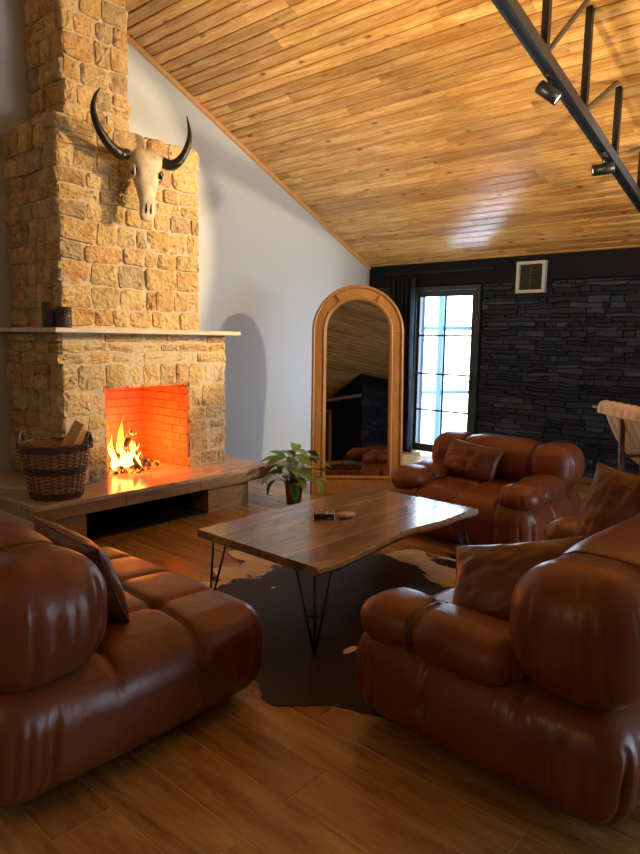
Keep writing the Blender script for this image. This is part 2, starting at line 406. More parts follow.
# curtain and rod
m = MB(); n = 60; vs = []
for j in range(13):
    z = .03+2.27*j/12
    for i in range(n+1):
        u = i/n; x = -5.18+.375*u+.012*math.sin(j*.5+u*7); y = 7.26+.035*math.sin(u*2*math.pi*5.2+.3*math.sin(j*.4))+.01*math.sin(u*31)
        vs.append((x, y, z))
m.add(vs, [(j*(n+1)+i, j*(n+1)+i+1, (j+1)*(n+1)+i+1, (j+1)*(n+1)+i) for j in range(12) for i in range(n)])
cu = m.build('curtain', CURT, None, True); sol = cu.modifiers.new('t', 'SOLIDIFY'); sol.thickness = .004
tag(cu, 'dark navy floor-length curtain drawn beside the glazed door', 'curtain')
cr = MB().tube([(-5.25, 7.26, 2.36), (-3.74, 7.26, 2.36)], .011).lathe([(0, 0), (.02, .006), (.028, .025), (.02, .044), (0, .05)], 14, (-3.72, 7.26, 2.335)).build('curtain_rod', STEEL, None, True)
tag(cr, 'black curtain rod with ball end across the top of the door', 'rod')
# vent
ve = thing('wall_vent', 'white framed square ventilation grille high on the black beam', 'vent', (-3.253, 7.293, 2.235))
WP = plain('white_plastic', (.62, .60, .56), .4); hw, hh = .172, .178
m = MB()
for (x0, x1, z0, z1) in ((-hw, -hw+.035, -hh, hh), (hw-.035, hw, -hh, hh), (-hw+.035, hw-.035, hh-.035, hh), (-hw+.035, hw-.035, -hh, -hh+.035)): m.bbox(x0, x1, -.025, .035, z0, z1, .003)
m.build('frame', WP, ve)
MB().box(-hw+.035, hw-.035, .02, .035, -hh+.035, hh-.035).build('backing', plain('vent_dark', (.02, .018, .016), .6), ve)
for k in range(9):
    z = -hh+.052+k*.0325; MB().box(-hw+.035, hw-.035, -.004, .0, -.006, .006, Matrix.Translation((0, .008, z)) @ Matrix.Rotation(rad(35), 4, 'X')).build('slat', plain('vent_slat', (.05, .047, .042), .5) if k == 0 else bpy.data.materials['vent_slat'], ve)
MB().box(-.01, .01, -.012, -.006, -hh+.035, hh-.035).build('rib', bpy.data.materials['vent_slat'], ve)

# ------------------------------------------------------------------ fireplace
fp = thing('fireplace', 'golden sandstone fireplace with mantel, raised hearth and tall chimney', 'fireplace', (-4.65, 3.17, 0))
def P(*a, **k): pass
def fpart(o): o.parent = fp; o.matrix_parent_inverse = Matrix.Translation((4.65, -3.17, 0)); return o
XB = -4.67; BY0, BY1 = 2.37, 3.96; ZH = .345; ZM = 1.515; FB0, FB1, FZ = 2.73, 3.53, 1.075
UX, UY0, UY1, UZ = -4.75, 2.43, 3.73, 3.10
CX, CY0, CY1 = -5.02, 2.65, 3.225
DEP = .036
mo = MB(); bk = .018
mo.box(XL, XB-bk+.02, BY0+bk, FB0-.02, ZH, ZM).box(XL, XB-bk+.02, FB1+.02, BY1-bk, ZH, ZM).box(XL, XB-bk+.02, FB0-.02, FB1+.02, FZ+.03, ZM)
mo.box(XL, UX-.008, UY0+bk, UY1-.01, ZM+.035, UZ-.02).box(XL, CX-.008, CY0+bk, CY1-.01, UZ-.02, zc(CY0)+.2)
fpart(mo.build('mortar_core', MORTAR))
def stone(u0, u1, v0, v1, rr, mp, out, dep=DEP, warp=.020, gap=.0035):
    w_, h_ = u1-u0, v1-v0; c = min(w_, h_)*rr.uniform(.08, .20)
    pts = [(u0+c, v0), ((u0+u1)/2, v0), (u1-c, v0), (u1, v0+c), (u1, (v0+v1)/2), (u1, v1-c), (u1-c, v1), ((u0+u1)/2, v1), (u0+c, v1), (u0, v1-c), (u0, (v0+v1)/2), (u0, v0+c)]
    cu_, cv = (u0+u1)/2, (v0+v1)/2; dd = dep*rr.uniform(.7, 1.25); tu, tv = rr.uniform(-.05, .05), rr.uniform(-.05, .05)
    def W(u, v): q = Vector((u*6.3, v*6.3, mp(0, 0, 0)[0]*3)); return u+noise.noise(q)*warp, v+noise.noise(q+Vector((9, 5, 2)))*warp
    vs = []
    for (ins, d, jt) in ((gap, -.006, 0), (gap+.001, dd*.62, .003), (gap+.007, dd*.95, .006), (gap+.030, dd*1.1, .010)):
        for (u, v) in pts:
            su = max(.25, 1-ins/(w_/2)); sv = max(.25, 1-ins/(h_/2))
            a, b = W(cu_+(u-cu_)*su, cv+(v-cv)*sv)
            vs.append(mp(a, b, d+rr.uniform(-jt, jt)+(tu*(a-cu_)+tv*(b-cv) if d > 0 else 0)))
    a, b = W(cu_, cv); vs.append(mp(a, b, dd*1.1+rr.uniform(-.006, .010)))
    fs = [(r*12+k, r*12+(k+1) % 12, (r+1)*12+(k+1) % 12, (r+1)*12+k) for r in range(3) for k in range(12)]+[(36+k, 36+(k+1) % 12, 48) for k in range(12)]
    if out is not None: out.add(vs, fs)
    else: fpart(mesh('stone', vs, fs, STONE))
def rows(v0, v1, hr, rr):
    out = []; v = v0
    while v < v1-1e-4:
        h = rr.choice(hr)*rr.uniform(.92, 1.08)
        if v1-v-h < min(hr)*.75: h = v1-v
        out.append((v, v+h)); v += h
    return out
def courses(u0, u1, rws, wr, rr, mp, out=None, **k):
    for (a, b) in rws:
        u = u0; first = True
        while u < u1-1e-4:
            L = rr.uniform(*wr)*(1.2 if b-a < .1 else 1)*(rr.choice((.7, 1, 1.1, 1.3)))
            if u1-u-L < wr[0]*.6: L = u1-u
            if L > .12 and b-a > .15 and rr.random() < .15:
                s_ = a+(b-a)*rr.uniform(.4, .6); stone(u, u+L, a, s_, rr, mp, out, **k); stone(u, u+L, s_, b, rr, mp, out, **k)
            else: stone(u, u+L, a, b, rr, mp, out, **k)
            u += L
rr = random.Random(5)
FR = lambda X: (lambda u, v, d: (X-.03+d, u, v))
LS = lambda Y: (lambda u, v, d: (-u, Y+.03-d, v))     # u = -X, so it grows towards the wall
RS = lambda Y: (lambda u, v, d: (-u, Y-.03+d, v))
# lower block
lw = rows(ZH, FZ, (.145, .17, .12), rr); soldier = [(FZ, FZ+.2)]; mid = rows(FZ+.2, ZM-.075, (.085, .08), rr); topc = [(ZM-.075, ZM)]
courses(BY0, FB0, lw, (.15, .24), rr, FR(XB)); courses(FB1, BY1, lw, (.17, .26), rr, FR(XB))
courses(BY0, FB0, soldier, (.14, .2), rr, FR(XB)); courses(FB1, BY1, soldier, (.17, .26), rr, FR(XB))
u = FB0
for wd in (.19, .15, .17, .155, .135): stone(u, min(u+wd, FB1), FZ, FZ+.2, rr, FR(XB), None, warp=.008); u += wd
courses(BY0, BY1, mid, (.14, .26), rr, FR(XB)); courses(BY0, BY1, topc, (.2, .32), rr, FR(XB), warp=.006)
lrows = lw+soldier+mid
courses(-XB, -XL, lrows, (.15, .26), rr, LS(BY0)); courses(-XB, -XL, topc, (.2, .3), rr, LS(BY0), warp=.006)
# upper block and chimney
ur = rows(ZM+.045, UZ, (.16, .19, .15, .11, .17), rr)
courses(UY0, UY1, ur, (.14, .26), rr, FR(UX)); courses(-UX, -XL, ur, (.11, .18), rr, LS(UY0))
crw = rows(UZ, zc(CY0)+.02, (.17, .13, .2, .15), rr)
courses(CY0, CY1, crw, (.13, .23), rr, FR(CX)); courses(-CX, -XL, crw, (.12, .2), rr, LS(CY0))
sd = MB()
courses(-XB, -XL, lrows+topc, (.15, .26), rr, RS(BY1), sd); courses(-UX, -XL, ur, (.14, .24), rr, RS(UY1), sd); courses(-CX, -XL, crw, (.12, .2), rr, RS(CY1), sd)
courses(UY0, UY1, [(0, .2), (.2, .4), (.4, .6)], (.15, .25), rr, lambda u, v, d: (UX-.02-v, u, UZ-.03+d), sd)
tag(fpart(sd.build('side_stones', STONE)), kind='stuff')
# mantel shelf
CREAM = NT('cream_marble'); n = CREAM.noise(CREAM.coord('World', (3, 1, 3)), 3, 6, .6, 1.5)
CREAM = CREAM.set(Base_Color=CREAM.ramp(n, [(.35, (.60, .50, .38)), (.65, (.72, .63, .50))]), Roughness=.25)
fpart(MB().bbox(XL, -4.55, 2.28, 4.045, ZM, ZM+.035, .006).build('mantel_shelf', CREAM))
# hearth
HX = -4.235
HEARTH = NT('hearth_top_stone'); n = HEARTH.noise(HEARTH.coord('World', (2, 1, 2)), 3, 6, .6, 1.5)
HEARTH = HEARTH.set(Base_Color=HEARTH.ramp(n, [(.3, (.36, .25, .155)), (.55, (.52, .39, .26)), (.75, (.64, .50, .35))]), Roughness=.16)
HX0 = 1.93
top = MB()
fpart(MB().bbox(XL, HX, HX0, 4.14, ZH-.03, ZH, .004).build('hearth_slab', HEARTH))
for (a, b) in ((HX0+.012, 2.63), (2.632, 3.33), (3.332, 4.128)): fpart(MB().bbox(HX-.06, HX-.012, a, b, ZH-.115, ZH-.031, .003).build('hearth_edge_tile', HEARTHW))
fpart(MB().bbox(XL, HX-.07, HX0+.012, HX0+.05, ZH-.115, ZH-.031, .003).build('hearth_edge_tile', HEARTHW)); fpart(MB().bbox(XL, HX-.07, 4.09, 4.128, ZH-.115, ZH-.031, .003).build('hearth_edge_tile', HEARTHW))
fpart(MB().bbox(XL, -4.38, 1.985, 2.019, 0, ZH-.116, .003).build('plinth_side_stone', CREAM))
PX = -4.31
fpart(MB().bbox(PX-.25, PX, 2.02, 2.34, 0, ZH-.1, .003).build('plinth_tile', HEARTHW))
fpart(MB().bbox(PX-.25, PX, 3.46, 3.92, 0, ZH-.1, .003).build('plinth_tile', HEARTHW))
fpart(MB().box(XL, PX-.25, 2.02, 2.06, 0, ZH-.1).box(XL, PX-.25, 3.88, 3.92, 0, ZH-.1).box(XL, XL+.05, 2.06, 3.88, 0, ZH-.1).box(XL, PX-.02, 2.06, 3.88, .0, .01).build('plinth_body', plain('niche_black', (.008, .008, .009), .7)))
fpart(MB().box(XL, HX-.07, HX0+.06, 4.08, ZH-.11, ZH-.031).build('slab_core', plain('slab_core', (.02, .018, .016), .8)))
# firebox
def fireb():
    t = NT('firebrick'); v = t.coord('World'); n = t.noise(v, 12, 4)
    return t.set(Base_Color=t.ramp(n, [(.3, (.40, .17, .08)), (.7, (.50, .24, .12))]), Roughness=.8, Normal=t.bump(n, .4, .01))
FIREB = fireb(); fb = fpart(link(bpy.data.objects.new('firebox', None)))
FD = -5.36
def brickwall(u0, u1, v0, v1, mp, m):
    v = v0; k = 0
    while v < v1-.01:
        h = min(.072, v1-v); u = u0-(.11 if k % 2 else 0)
        while u < u1:
            a, b = max(u, u0), min(u+.22, u1)
            if b-a > .02:
                vs = []
                for (i, d) in ((.003, -.01), (.003, .004), (.006, .007)):
                    vs += [mp(a+i, v+i, d), mp(b-i, v+i, d), mp(b-i, v+h-i, d), mp(a+i, v+h-i, d)]
                m.append((vs, [(8, 9, 10, 11)]+[(q+j, q+(j+1) % 4, q+4+(j+1) % 4, q+4+j) for q in (0, 4) for j in range(4)]))
            u += .22
        v += h; k += 1
bricks = []
brickwall(-XB+.006, -FD, ZH+.003, FZ+.02, lambda u, v, d: (-u, FB1-d, v), bricks)
brickwall(-XB+.006, -FD, ZH+.003, FZ+.02, lambda u, v, d: (-u, FB0+d, v), bricks)
brickwall(FB0, FB1, ZH+.003, FZ+.02, lambda u, v, d: (FD+d, u, v), bricks)
cen = Vector((4.65, -3.17, 0))
for vs, fs in bricks: mesh('fire_brick', vs, fs, FIREB, fb)
MB().box(XL+.01, FD, FB0-.02, FB1+.02, ZH-.02, FZ+.05).box(FD, XB-.06, FB0-.02, FB0, ZH, FZ+.05).box(FD, XB-.06, FB1, FB1+.02, ZH, FZ+.05).box(XL+.01, XB-.03, FB0-.02, FB1+.02, FZ+.02, FZ+.05).build('lining', plain('brick_mortar', (.40, .18, .09), .9), fb)
for q in fb.children: q.matrix_parent_inverse = Matrix.Identity(4)
fb.matrix_parent_inverse = Matrix.Translation((4.65, -3.17, 0))

# fire: burning logs, flames, ash
def bark(name, c0, c1, em=0):
    t = NT(name); v = t.coord('Object', (1, 1, 1)); n = t.noise(v, 26, 5, .7)
    k = dict(Base_Color=t.ramp(n, [(.35, c0), (.65, c1)]), Roughness=.9, Normal=t.bump(n, .9, .02))
    if em:
        e = t.ramp(t.noise(v, 17, 4, .6, 1), [(.50, (0, 0, 0)), (.62, (1, .16, .01)), (.78, (1, .62, .16))]); k.update(Emission_Color=e, Emission_Strength=em)
    return t.set(**k)
CHAR = bark('charred_log', (.015, .01, .008), (.13, .06, .03), 3.)
FC = Vector((-4.90, 3.06, ZH))
logs = [((-.02, -.15, .03), (.06, .02, .34), .028), ((.10, .16, .03), (-.02, -.05, .30), .026), ((.10, .24, .04), (-.02, -.06, .16), .024), ((-.1, .10, .03), (.02, -.04, .33), .022), ((.13, -.10, .03), (.06, .17, .06), .03), ((.02, -.16, .03), (.10, .12, .035), .03), ((.16, .02, .03), (-.02, -.02, .24), .02)]
ltxt = ['tallest charred log leaning upright at the left of the fire', 'glowing split log leaning across the middle of the fire', 'low charred log sloping down to the right of the fire', 'charred log leaning behind the flames', 'thick glowing log lying at the front of the fire', 'charred log lying flat under the burning pile', 'thin burning stick propped at the front of the fire']
for (a, b, r), tx in zip(logs, ltxt):
    a, b = Vector(a), Vector(b); ps = [a.lerp(b, k/5)+Vector((rr.uniform(-.006, .006),)*3) for k in range(6)]
    o = MB().tube(ps, [r*rr.uniform(.8, 1.15) for _ in ps], 7).build('burning_log', CHAR, None, loc=FC); tag(o, tx, 'log', 'logs burning in the firebox')
def flame_mat():
    t = NT('flame'); z = t.n('ShaderNodeSeparateXYZ', Vector=t.coord('Object')).outputs[2]; n = t.noise(t.coord('Object', (1, 1, .5)), 14, 3)
    f = t.math('ADD', t.math('MULTIPLY', z, 2.3), t.math('MULTIPLY', n, .35))
    e = t.n('ShaderNodeEmission', Color=t.ramp(f, [(.0, (1, .55, .12)), (.45, (1, .62, .13)), (.75, (1, .36, .03)), (1, (1, .16, .01))]), Strength=5.5)
    lw = t.n('ShaderNodeLayerWeight', Blend=.35).outputs['Facing']
    tr = t.n('ShaderNodeBsdfTransparent'); mx = t.n('ShaderNodeMixShader'); t.put(mx.inputs[0], t.ramp(lw, [(.35, (.0,)*3), (.9, (1.,)*3)])); t.put(mx.inputs[1], e.outputs[0]); t.put(mx.inputs[2], tr.outputs[0])
    t.put(t.t.nodes['Material Output'].inputs[0], mx.outputs[0]); return t.m
m = MB()
for (x, y, h, r, lean) in ((.02, -.05, .40, .045, -.03), (0, -.11, .30, .034, -.06), (.03, .0, .34, .035, .02), (.05, -.15, .22, .03, -.05), (.08, -.03, .24, .03, .04), (0, .06, .20, .026, .04), (.1, .03, .14, .022, .02), (.02, -.08, .44, .022, .01), (.10, -.08, .17, .028, 0)):
    ps = []; rdi = []
    ph = rr.uniform(0, 6)
    for k in range(11):
        t_ = k/10; ps.append((x+.012*math.sin(t_*5+ph), y+lean*t_+.022*math.sin(t_*7+ph)*t_, .03+h*t_)); rdi.append(max(.001, r*(math.sin(math.pi*min(1, t_*.8+.2))**.8)*(1-t_)**.45*(1+.2*math.sin(t_*11+ph))))
    m.tube(ps, rdi, 10)
tag(m.build('flames', flame_mat(), None, True, loc=FC), 'bright yellow flames rising from the burning logs in the firebox', 'fire', kind='stuff')
m = MB()
for k in range(70):
    a = rr.uniform(0, 6.3); q = rr.uniform(0, .2); c = Vector((q*math.cos(a)*.7, q*math.sin(a), .008)); e = rr.uniform(.006, .016)
    m.box(-e, e, -e, e, -.006, e, Matrix.Translation(c) @ Matrix.Rotation(rr.uniform(0, 3), 4, 'Z'))
tag(m.build('embers', CHAR, None, loc=FC), 'scattered embers and ash under the burning logs', 'embers', kind='stuff')

# ------------------------------------------------------------------ candle holders, basket with firewood
def holder(x, y, h, r, label):
    t = NT('dark_amber_glass') if 'dark_amber_glass' not in bpy.data.materials else None
    if t:
        v = t.n('ShaderNodeTexVoronoi', Vector=t.coord('Object'), Scale=70.).outputs['Distance']
        t.set(Base_Color=t.ramp(v, [(.2, (.09, .04, .025)), (.6, (.018, .010, .010))]), Roughness=.35, Normal=t.bump(v, .8, .006))
    o = thing('candle_holder', label, 'candle holder', (x, y, ZM+.035), 0, 'dark candle holders on the mantel shelf')
    MB().lathe([(0, .0), (r*.96, 0), (r, .01), (r, h), (r*.9, h), (r*.9, .02), (0, .02)], 24).build('glass', bpy.data.materials['dark_amber_glass'], o, True)
    MB().lathe([(0, .021), (r*.8, .021), (r*.8, h*.5), (0, h*.5)], 16).build('candle', plain('wax', (.30, .20, .12), .5), o, True)
holder(-4.73, 2.335, .185, .058, 'taller dark textured candle holder on the mantel, left of its partner')
holder(-4.62, 2.385, .150, .052, 'shorter dark textured candle holder on the mantel, right of the taller')
bs = thing('log_basket', 'round wicker basket with two ear handles full of firewood on hearth', 'basket', (-4.46, 2.20, ZH))
WICK = NT('wicker'); n = WICK.noise(WICK.coord('Object', (1, 1, 3)), 22, 4); WICK = WICK.set(Base_Color=WICK.ramp(n, [(.3, (.22, .10, .04)), (.7, (.46, .25, .10))]), Roughness=.5)
WICKD = NT('dark_wicker'); n = WICKD.noise(WICKD.coord('Object', (1, 1, 3)), 22, 4); WICKD = WICKD.set(Base_Color=WICKD.ramp(n, [(.3, (.055, .02, .010)), (.7, (.13, .05, .025))]), Roughness=.5)
R0, R1, HB = .168, .240, .40; NS = 26
def weave(z0, z1, step, thick):
    m = MB(); z = z0; k = 0
    while z < z1:
        R = R0+(R1-R0)*z/HB; ps = []
        for i in range(NS*4+1):
            a = 2*math.pi*i/(NS*4); ro = .009*math.sin(a*NS/2+(math.pi if k % 2 else 0)); ps.append(((R+ro)*math.cos(a), (R+ro)*math.sin(a), z))
        m.tube(ps, thick, 5, False); z += step; k += 1
    return m
weave(.008, .045, .0125, .008).build('base_band', WICKD, bs, True)
weave(.055, .185, .0125, .0066).build('weave', WICK, bs, True)
weave(.19, .23, .0125, .008).build('middle_band', WICKD, bs, True)
weave(.24, .345, .0125, .0066).build('weave', WICK, bs, True)
weave(.35, .40, .0125, .0095).build('rim', WICKD, bs, True)
m = MB()
for i in range(NS):
    a = 2*math.pi*(i+.5)/NS; m.tube([((R0)*math.cos(a), (R0)*math.sin(a), 0), (R1*math.cos(a), R1*math.sin(a), HB)], .006, 5)
m.build('stakes', WICKD, bs)
MB().lathe([(0, .005), (R0-.012, .005), (R1-.014, HB-.02), (R1-.02, HB-.02), (R0-.02, .012), (0, .012)], 32).build('lining', WICKD, bs, True)
for sgn in (-1, 1):
    ax = math.atan2(.661*sgn, .75*sgn); c = Vector((math.cos(ax), math.sin(ax), 0)); tn = Vector((-c.y, c.x, 0))
    ps = [c*(R1+.0)+tn*(.055*math.cos(q))+Vector((0, 0, HB-.05+.115*math.sin(q))) for q in [math.pi*i/14 for i in range(15)]]
    MB().tube(ps, .014, 8).build('handle', WICKD, bs, True)
SPL = wood('split_firewood', [(.3, (.42, .22, .08)), (.7, (.66, .40, .17))], scale=(8, 8, 1.5), coord='Object', rough=.7, tone=.2)
def firewood(a, b, r, seed, label):
    q = random.Random(seed); a, b = Vector(a), Vector(b); d = (b-a); L = d.length
    sec = [(-1, -.6), (.2, -.95), (1, -.2), (.55, .8), (-.5, .9)]
    vs = []
    for t_ in (0, .33, .66, 1):
        for (x, y) in sec: vs.append((x*r*q.uniform(.9, 1.1), y*r*q.uniform(.9, 1.1), t_*L))
    fs = [(i*5+k, i*5+(k+1) % 5, (i+1)*5+(k+1) % 5, (i+1)*5+k) for i in range(3) for k in range(5)]+[(4, 3, 2, 1, 0), (15, 16, 17, 18, 19)]
    o = mesh('firewood', vs, fs, SPL, None, loc=Vector((-4.46, 2.20, ZH))+a, rot=d.to_track_quat('Z', 'Y').to_euler())
    tag(o, label, 'firewood', 'split firewood in the wicker basket')
firewood((-.05, -.06, .08), (.07, .16, .53), .048, 1, 'longest split log sticking out of the wicker basket, leaning right')
firewood((.03, -.02, .10), (.03, .20, .47), .04, 2, 'split log beside the longest one, lower over the basket rim')
firewood((-.08, -.10, .05), (.0, .10, .36), .04, 3, 'split log lying lower inside the wicker basket')
firewood((.08, -.12, .05), (-.10, .0, .33), .04, 4, 'log crossing at the left inside the wicker basket')

# ------------------------------------------------------------------ skull with horns
sk = thing('buffalo_skull', 'bleached buffalo skull with long black horns hung on the chimney stone', 'skull', (UX+.10, 3.065, 2.39), rad(-14)); sk.rotation_euler.x = rad(-3); sk.scale = (1.05, .95, 1.0)
BONE = NT('bone'); n = BONE.noise(BONE.coord('Object'), 12, 5, .6)
BONE = BONE.set(Base_Color=BONE.ramp(n, [(.3, (.50, .40, .24)), (.6, (.74, .64, .44))]), Roughness=.6, Normal=BONE.bump(n, .4, .01))
# sections down the face: (z, centre x, half width y, half depth x, squareness)
sec = [(.555, .03, .045, .035), (.53, .05, .085, .055), (.50, .065, .105, .07), (.46, .08, .112, .078), (.42, .088, .105, .078), (.385, .095, .112, .072), (.35, .10, .118, .066), (.315, .105, .098, .062), (.27, .112, .078, .056), (.22, .12, .062, .050), (.16, .13, .052, .044), (.10, .14, .047, .038), (.05, .147, .052, .032), (.015, .15, .048, .024), (-.01, .15, .034, .014)]
m = MB(); n = 28; vs = []
for (z, cx, hy, hx) in [(a_, b_, c_*1.22, d_*1.1) for a_, b_, c_, d_ in sec]:
    for k in range(n):
        a = 2*math.pi*k/n; c, s_ = math.cos(a), math.sin(a); pw = .8
        x = cx+hx*math.copysign(abs(c)**pw, c); y = hy*math.copysign(abs(s_)**pw, s_)
        v = Vector((x, y, z))
        for sg in (-1, 1):
            for (ex, ey, ez, er, dp) in ((.13, .118, .355, .038, .050), (.165, .026, .06, .022, .03), (.16, .045, .24, .03, .012)):
                d = (v-Vector((ex, ey*sg, ez))).length
                if d < er*1.7: v = v+(Vector((cx, 0, z))-v).normalized()*dp*math.exp(-(d/er)**2)
        vs.append(v)
fs = [(i*n+k, i*n+(k+1) % n, (i+1)*n+(k+1) % n, (i+1)*n+k) for i in range(len(sec)-1) for k in range(n)]+[tuple(range(n))[::-1], tuple(range((len(sec)-1)*n, len(sec)*n))]
m.add(vs, fs); o = m.build('cranium', BONE, sk, True); sm = o.modifiers.new('s', 'SUBSURF'); sm.levels = sm.render_levels = 2
SOCK = plain('socket_dark', (.02, .014, .01), .9)
for sg in (-1, 1):
    MB().lathe([(0, 0), (.027, .002), (.032, .010)], 16).build('eye_socket', SOCK, sk, True, loc=(.135, .104*sg, .350), rot=(rad(-72*sg), 0, rad(-18*sg)))
    mm = MB(); ps = [Vector((.125+.040*math.cos(q), (.119+.003*math.sin(q))*sg, .352+.040*math.sin(q))) for q in [2*math.pi*i/20 for i in range(21)]]
    mm.tube(ps, .009, 8).build('eye_rim', BONE, sk, True)
    MB().tube([(.163, .020*sg, .035), (.172, .019*sg, .07), (.170, .018*sg, .12), (.162, .012*sg, .155)], [.006, .011, .010, .003], 8).build('nasal_opening', SOCK, sk, True)
    MB().tube([(.03, .07*sg, .46), (.055, .115*sg, .475), (.06, .155*sg, .49)], [.05, .050, .040], 14).build('horn_core', BONE, sk, True)
MB().tube([(.05, 0, .50), (-.09, .0, .515)], .008, 8).build('hanging_hook', STEEL, sk, True)
HORN = NT('black_horn'); n = HORN.n('ShaderNodeTexWave', Vector=HORN.coord('Object'), Scale=14., Distortion=4., Detail=2.).outputs['Fac']
HORN = HORN.set(Base_Color=(.012, .010, .009, 1), Roughness=.38, Normal=HORN.bump(n, .35, .006))
for sg, pp in ((-1, [(.06, .15, .485), (.10, .22, .47), (.15, .32, .50), (.19, .42, .59), (.20, .465, .70), (.19, .45, .80), (.175, .41, .875)]), (1, [(.06, .15, .485), (.09, .21, .47), (.12, .265, .50), (.14, .315, .58), (.15, .34, .68), (.14, .34, .77), (.13, .32, .86)])):
    ps = curve([(x, y*sg, z) for x, y, z in pp], 6); N = len(ps)
    MB().tube(ps, [.004+.040*(1-(i/(N-1))**1.5)*(1+.03*math.sin(i*1.9)*(1-i/N)) for i in range(N)], 14).build('horn', HORN, sk, True)

# ------------------------------------------------------------------ arched mirror
A = Vector((-4.198, 4.629, 0)); un = Vector((.735, .678, 0)).normalized(); nn = Vector((un.y, -un.x, 0)); LEAN = rad(7.2)
MW, MH = .90, 2.04
mt = Matrix((un, -nn*math.cos(0), Vector((0, 0, 1)))).transposed().to_4x4(); mt.translation = A+un*MW/2
mr = thing('arched_mirror', 'tall arched floor mirror in wide wooden frame leaning near the corner', 'mirror')
mr.matrix_world = mt @ Matrix.Rotation(-LEAN, 4, 'X')
def arch_pts(hw, zb, ztop, n=28):
    zs = ztop-hw*1.0
    return [(hw, zb), (hw, zs*.5+zb*.5)]+[(hw*math.cos(a), zs+hw*math.sin(a)) for a in [math.pi*i/n for i in range(n+1)]]+[(-hw, zs*.5+zb*.5), (-hw, zb)]
hw = MW/2; FW = .145
def archband(name, h0, h1, prof, zt, zb, mat, n=28):   # profile [(t 0..1 from outer to inner, depth)]
    m = MB(); vs = []
    o_ = arch_pts(h0, zb, zt, n); i_ = arch_pts(h1, zb, zt-(h0-h1), n)
    for (p, q) in zip(o_, i_):
        for (t_, d) in prof: vs.append((p[0]+(q[0]-p[0])*t_, -d, p[1]+(q[1]-p[1])*t_))
    k = len(prof)
    fs = [(i*k+j, i*k+(j+1) % k, (i+1)*k+(j+1) % k, (i+1)*k+j) for i in range(len(o_)-1) for j in range(k)]+[tuple(range(k))[::-1], tuple(range((len(o_)-1)*k, len(o_)*k))]
    m.add(vs, fs); return m.build(name, mat, mr)
archband('outer_moulding', hw, hw-.035, [(0, -.02), (0, .018), (.2, .026), (.5, .030), (.85, .024), (1, .012), (1, -.02)], MH, 0, FRAMEW)
archband('frame', hw-.035, hw-.105, [(0, -.02), (0, .010), (.1, .012), (.9, .010), (1, .008), (1, -.02)], MH-.035, 0, FRAMEW)
archband('inner_moulding', hw-.105, hw-FW, [(0, -.02), (0, .016), (.3, .022), (.7, .016), (1, .0), (1, -.02)], MH-.105, .16, FRAMEW)
MB().bbox(-hw+.105, hw-.105, -.012, .02, 0, .16, .003).build('bottom_rail', FRAMEW, mr)
MB().bbox(-hw+.12, hw-.12, -.024, -.004, .145, .175, .006).build('sill_moulding', FRAMEW, mr)
for a in (58, 122):
    cA_, sA_ = math.cos(rad(a)), math.sin(rad(a)); zs = MH-hw
    M_ = Matrix.Translation((cA_*(hw-.07), 0, zs+sA_*(hw-.07))) @ Matrix.Rotation(rad(90-a), 4, 'Y')
    MB().bbox(-.016, .016, -.028, 0, -.040, .034, .005, M_).bbox(-.007, .007, -.036, -.02, -.03, .026, .003, M_).build('key_block', FRAMEW, mr)
for sg in (-1, 1): MB().bbox(sg*(hw-.07)-.072, sg*(hw-.07)+.072, -.020, -.008, MH-hw-.008, MH-hw+.006, .003).build('joint_band', FRAMEW, mr)
ap = arch_pts(hw-FW+.006, .155, MH-FW+.006); n = len(ap)
m = MB(); m.add([(x, .004, z) for x, z in ap]+[(x, .010, z) for x, z in ap], [tuple(range(n)), tuple(range(2*n-1, n-1, -1))]+[(i, n+i, n+(i+1) % n, (i+1) % n) for i in range(n)])
m.build('mirror_glass', MIRRORM, mr)
apb = arch_pts(hw-.01, .0, MH-.01); n = len(apb)
MB().add([(x, .021, z) for x, z in apb]+[(x, .030, z) for x, z in apb], [tuple(range(n)), tuple(range(2*n-1, n-1, -1))]+[(i, n+i, n+(i+1) % n, (i+1) % n) for i in range(n)]).build('back_board', FRAMEW, mr)
pr_ = MB().tube([(0, .03, 1.5), (0, .55, .09)], .018, 8).build('prop_strut', FRAMEW, mr)

# ------------------------------------------------------------------ puffed upholstery
def puff(name, h, r, n, mat, parent, disp=None, bulge=(0, 0, 0), loc=(0, 0, 0), rot=(0, 0, 0)):
    h = np.array(h, float); r = np.minimum(np.array(r, float), h*.999); c = h-r
    idx = {}; Q = []; F = []
    def axis(i):   # denser parametrisation
        k = n[i]; return [-1+2*j/k for j in range(k+1)]
    ax = [axis(0), axis(1), axis(2)]
    for d in range(3):
        a, b = [(1, 2), (2, 0), (0, 1)][d]
        for sg in (-1, 1):
            ids = []
            for u in ax[a]:
                row = []
                for v in ax[b]:
                    q = [0, 0, 0]; q[d] = sg; q[a] = u; q[b] = v; key = (round(q[0], 5), round(q[1], 5), round(q[2], 5))
                    if key not in idx: idx[key] = len(Q); Q.append(q)
                    row.append(idx[key])
                ids.append(row)
            for i in range(len(ids)-1):
                for j in range(len(ids[0])-1):
                    f = (ids[i][j], ids[i+1][j], ids[i+1][j+1], ids[i][j+1]); F.append(f if sg > 0 else f[::-1])
    q = np.array(Q)*h; core = np.clip(q, -c, c); dv = (q-core)/r; L = np.linalg.norm(dv, axis=1, keepdims=True); dv = dv/np.maximum(L, 1e-6)
    p = core+dv*r; nr = dv/r; nr /= np.linalg.norm(nr, axis=1, keepdims=True)
    u = p/h
    for i in range(3):
        o_ = [j for j in range(3) if j != i]
        p[:, i] += np.sign(u[:, i])*bulge[i]*np.abs(nr[:, i])*(1-u[:, o_[0]]**2)*(1-u[:, o_[1]]**2)
    if disp is not None: p = p+nr*disp(p, nr)[:, None]
    return mesh(name, p.tolist(), F, mat, parent, True, loc=loc, rot=rot)
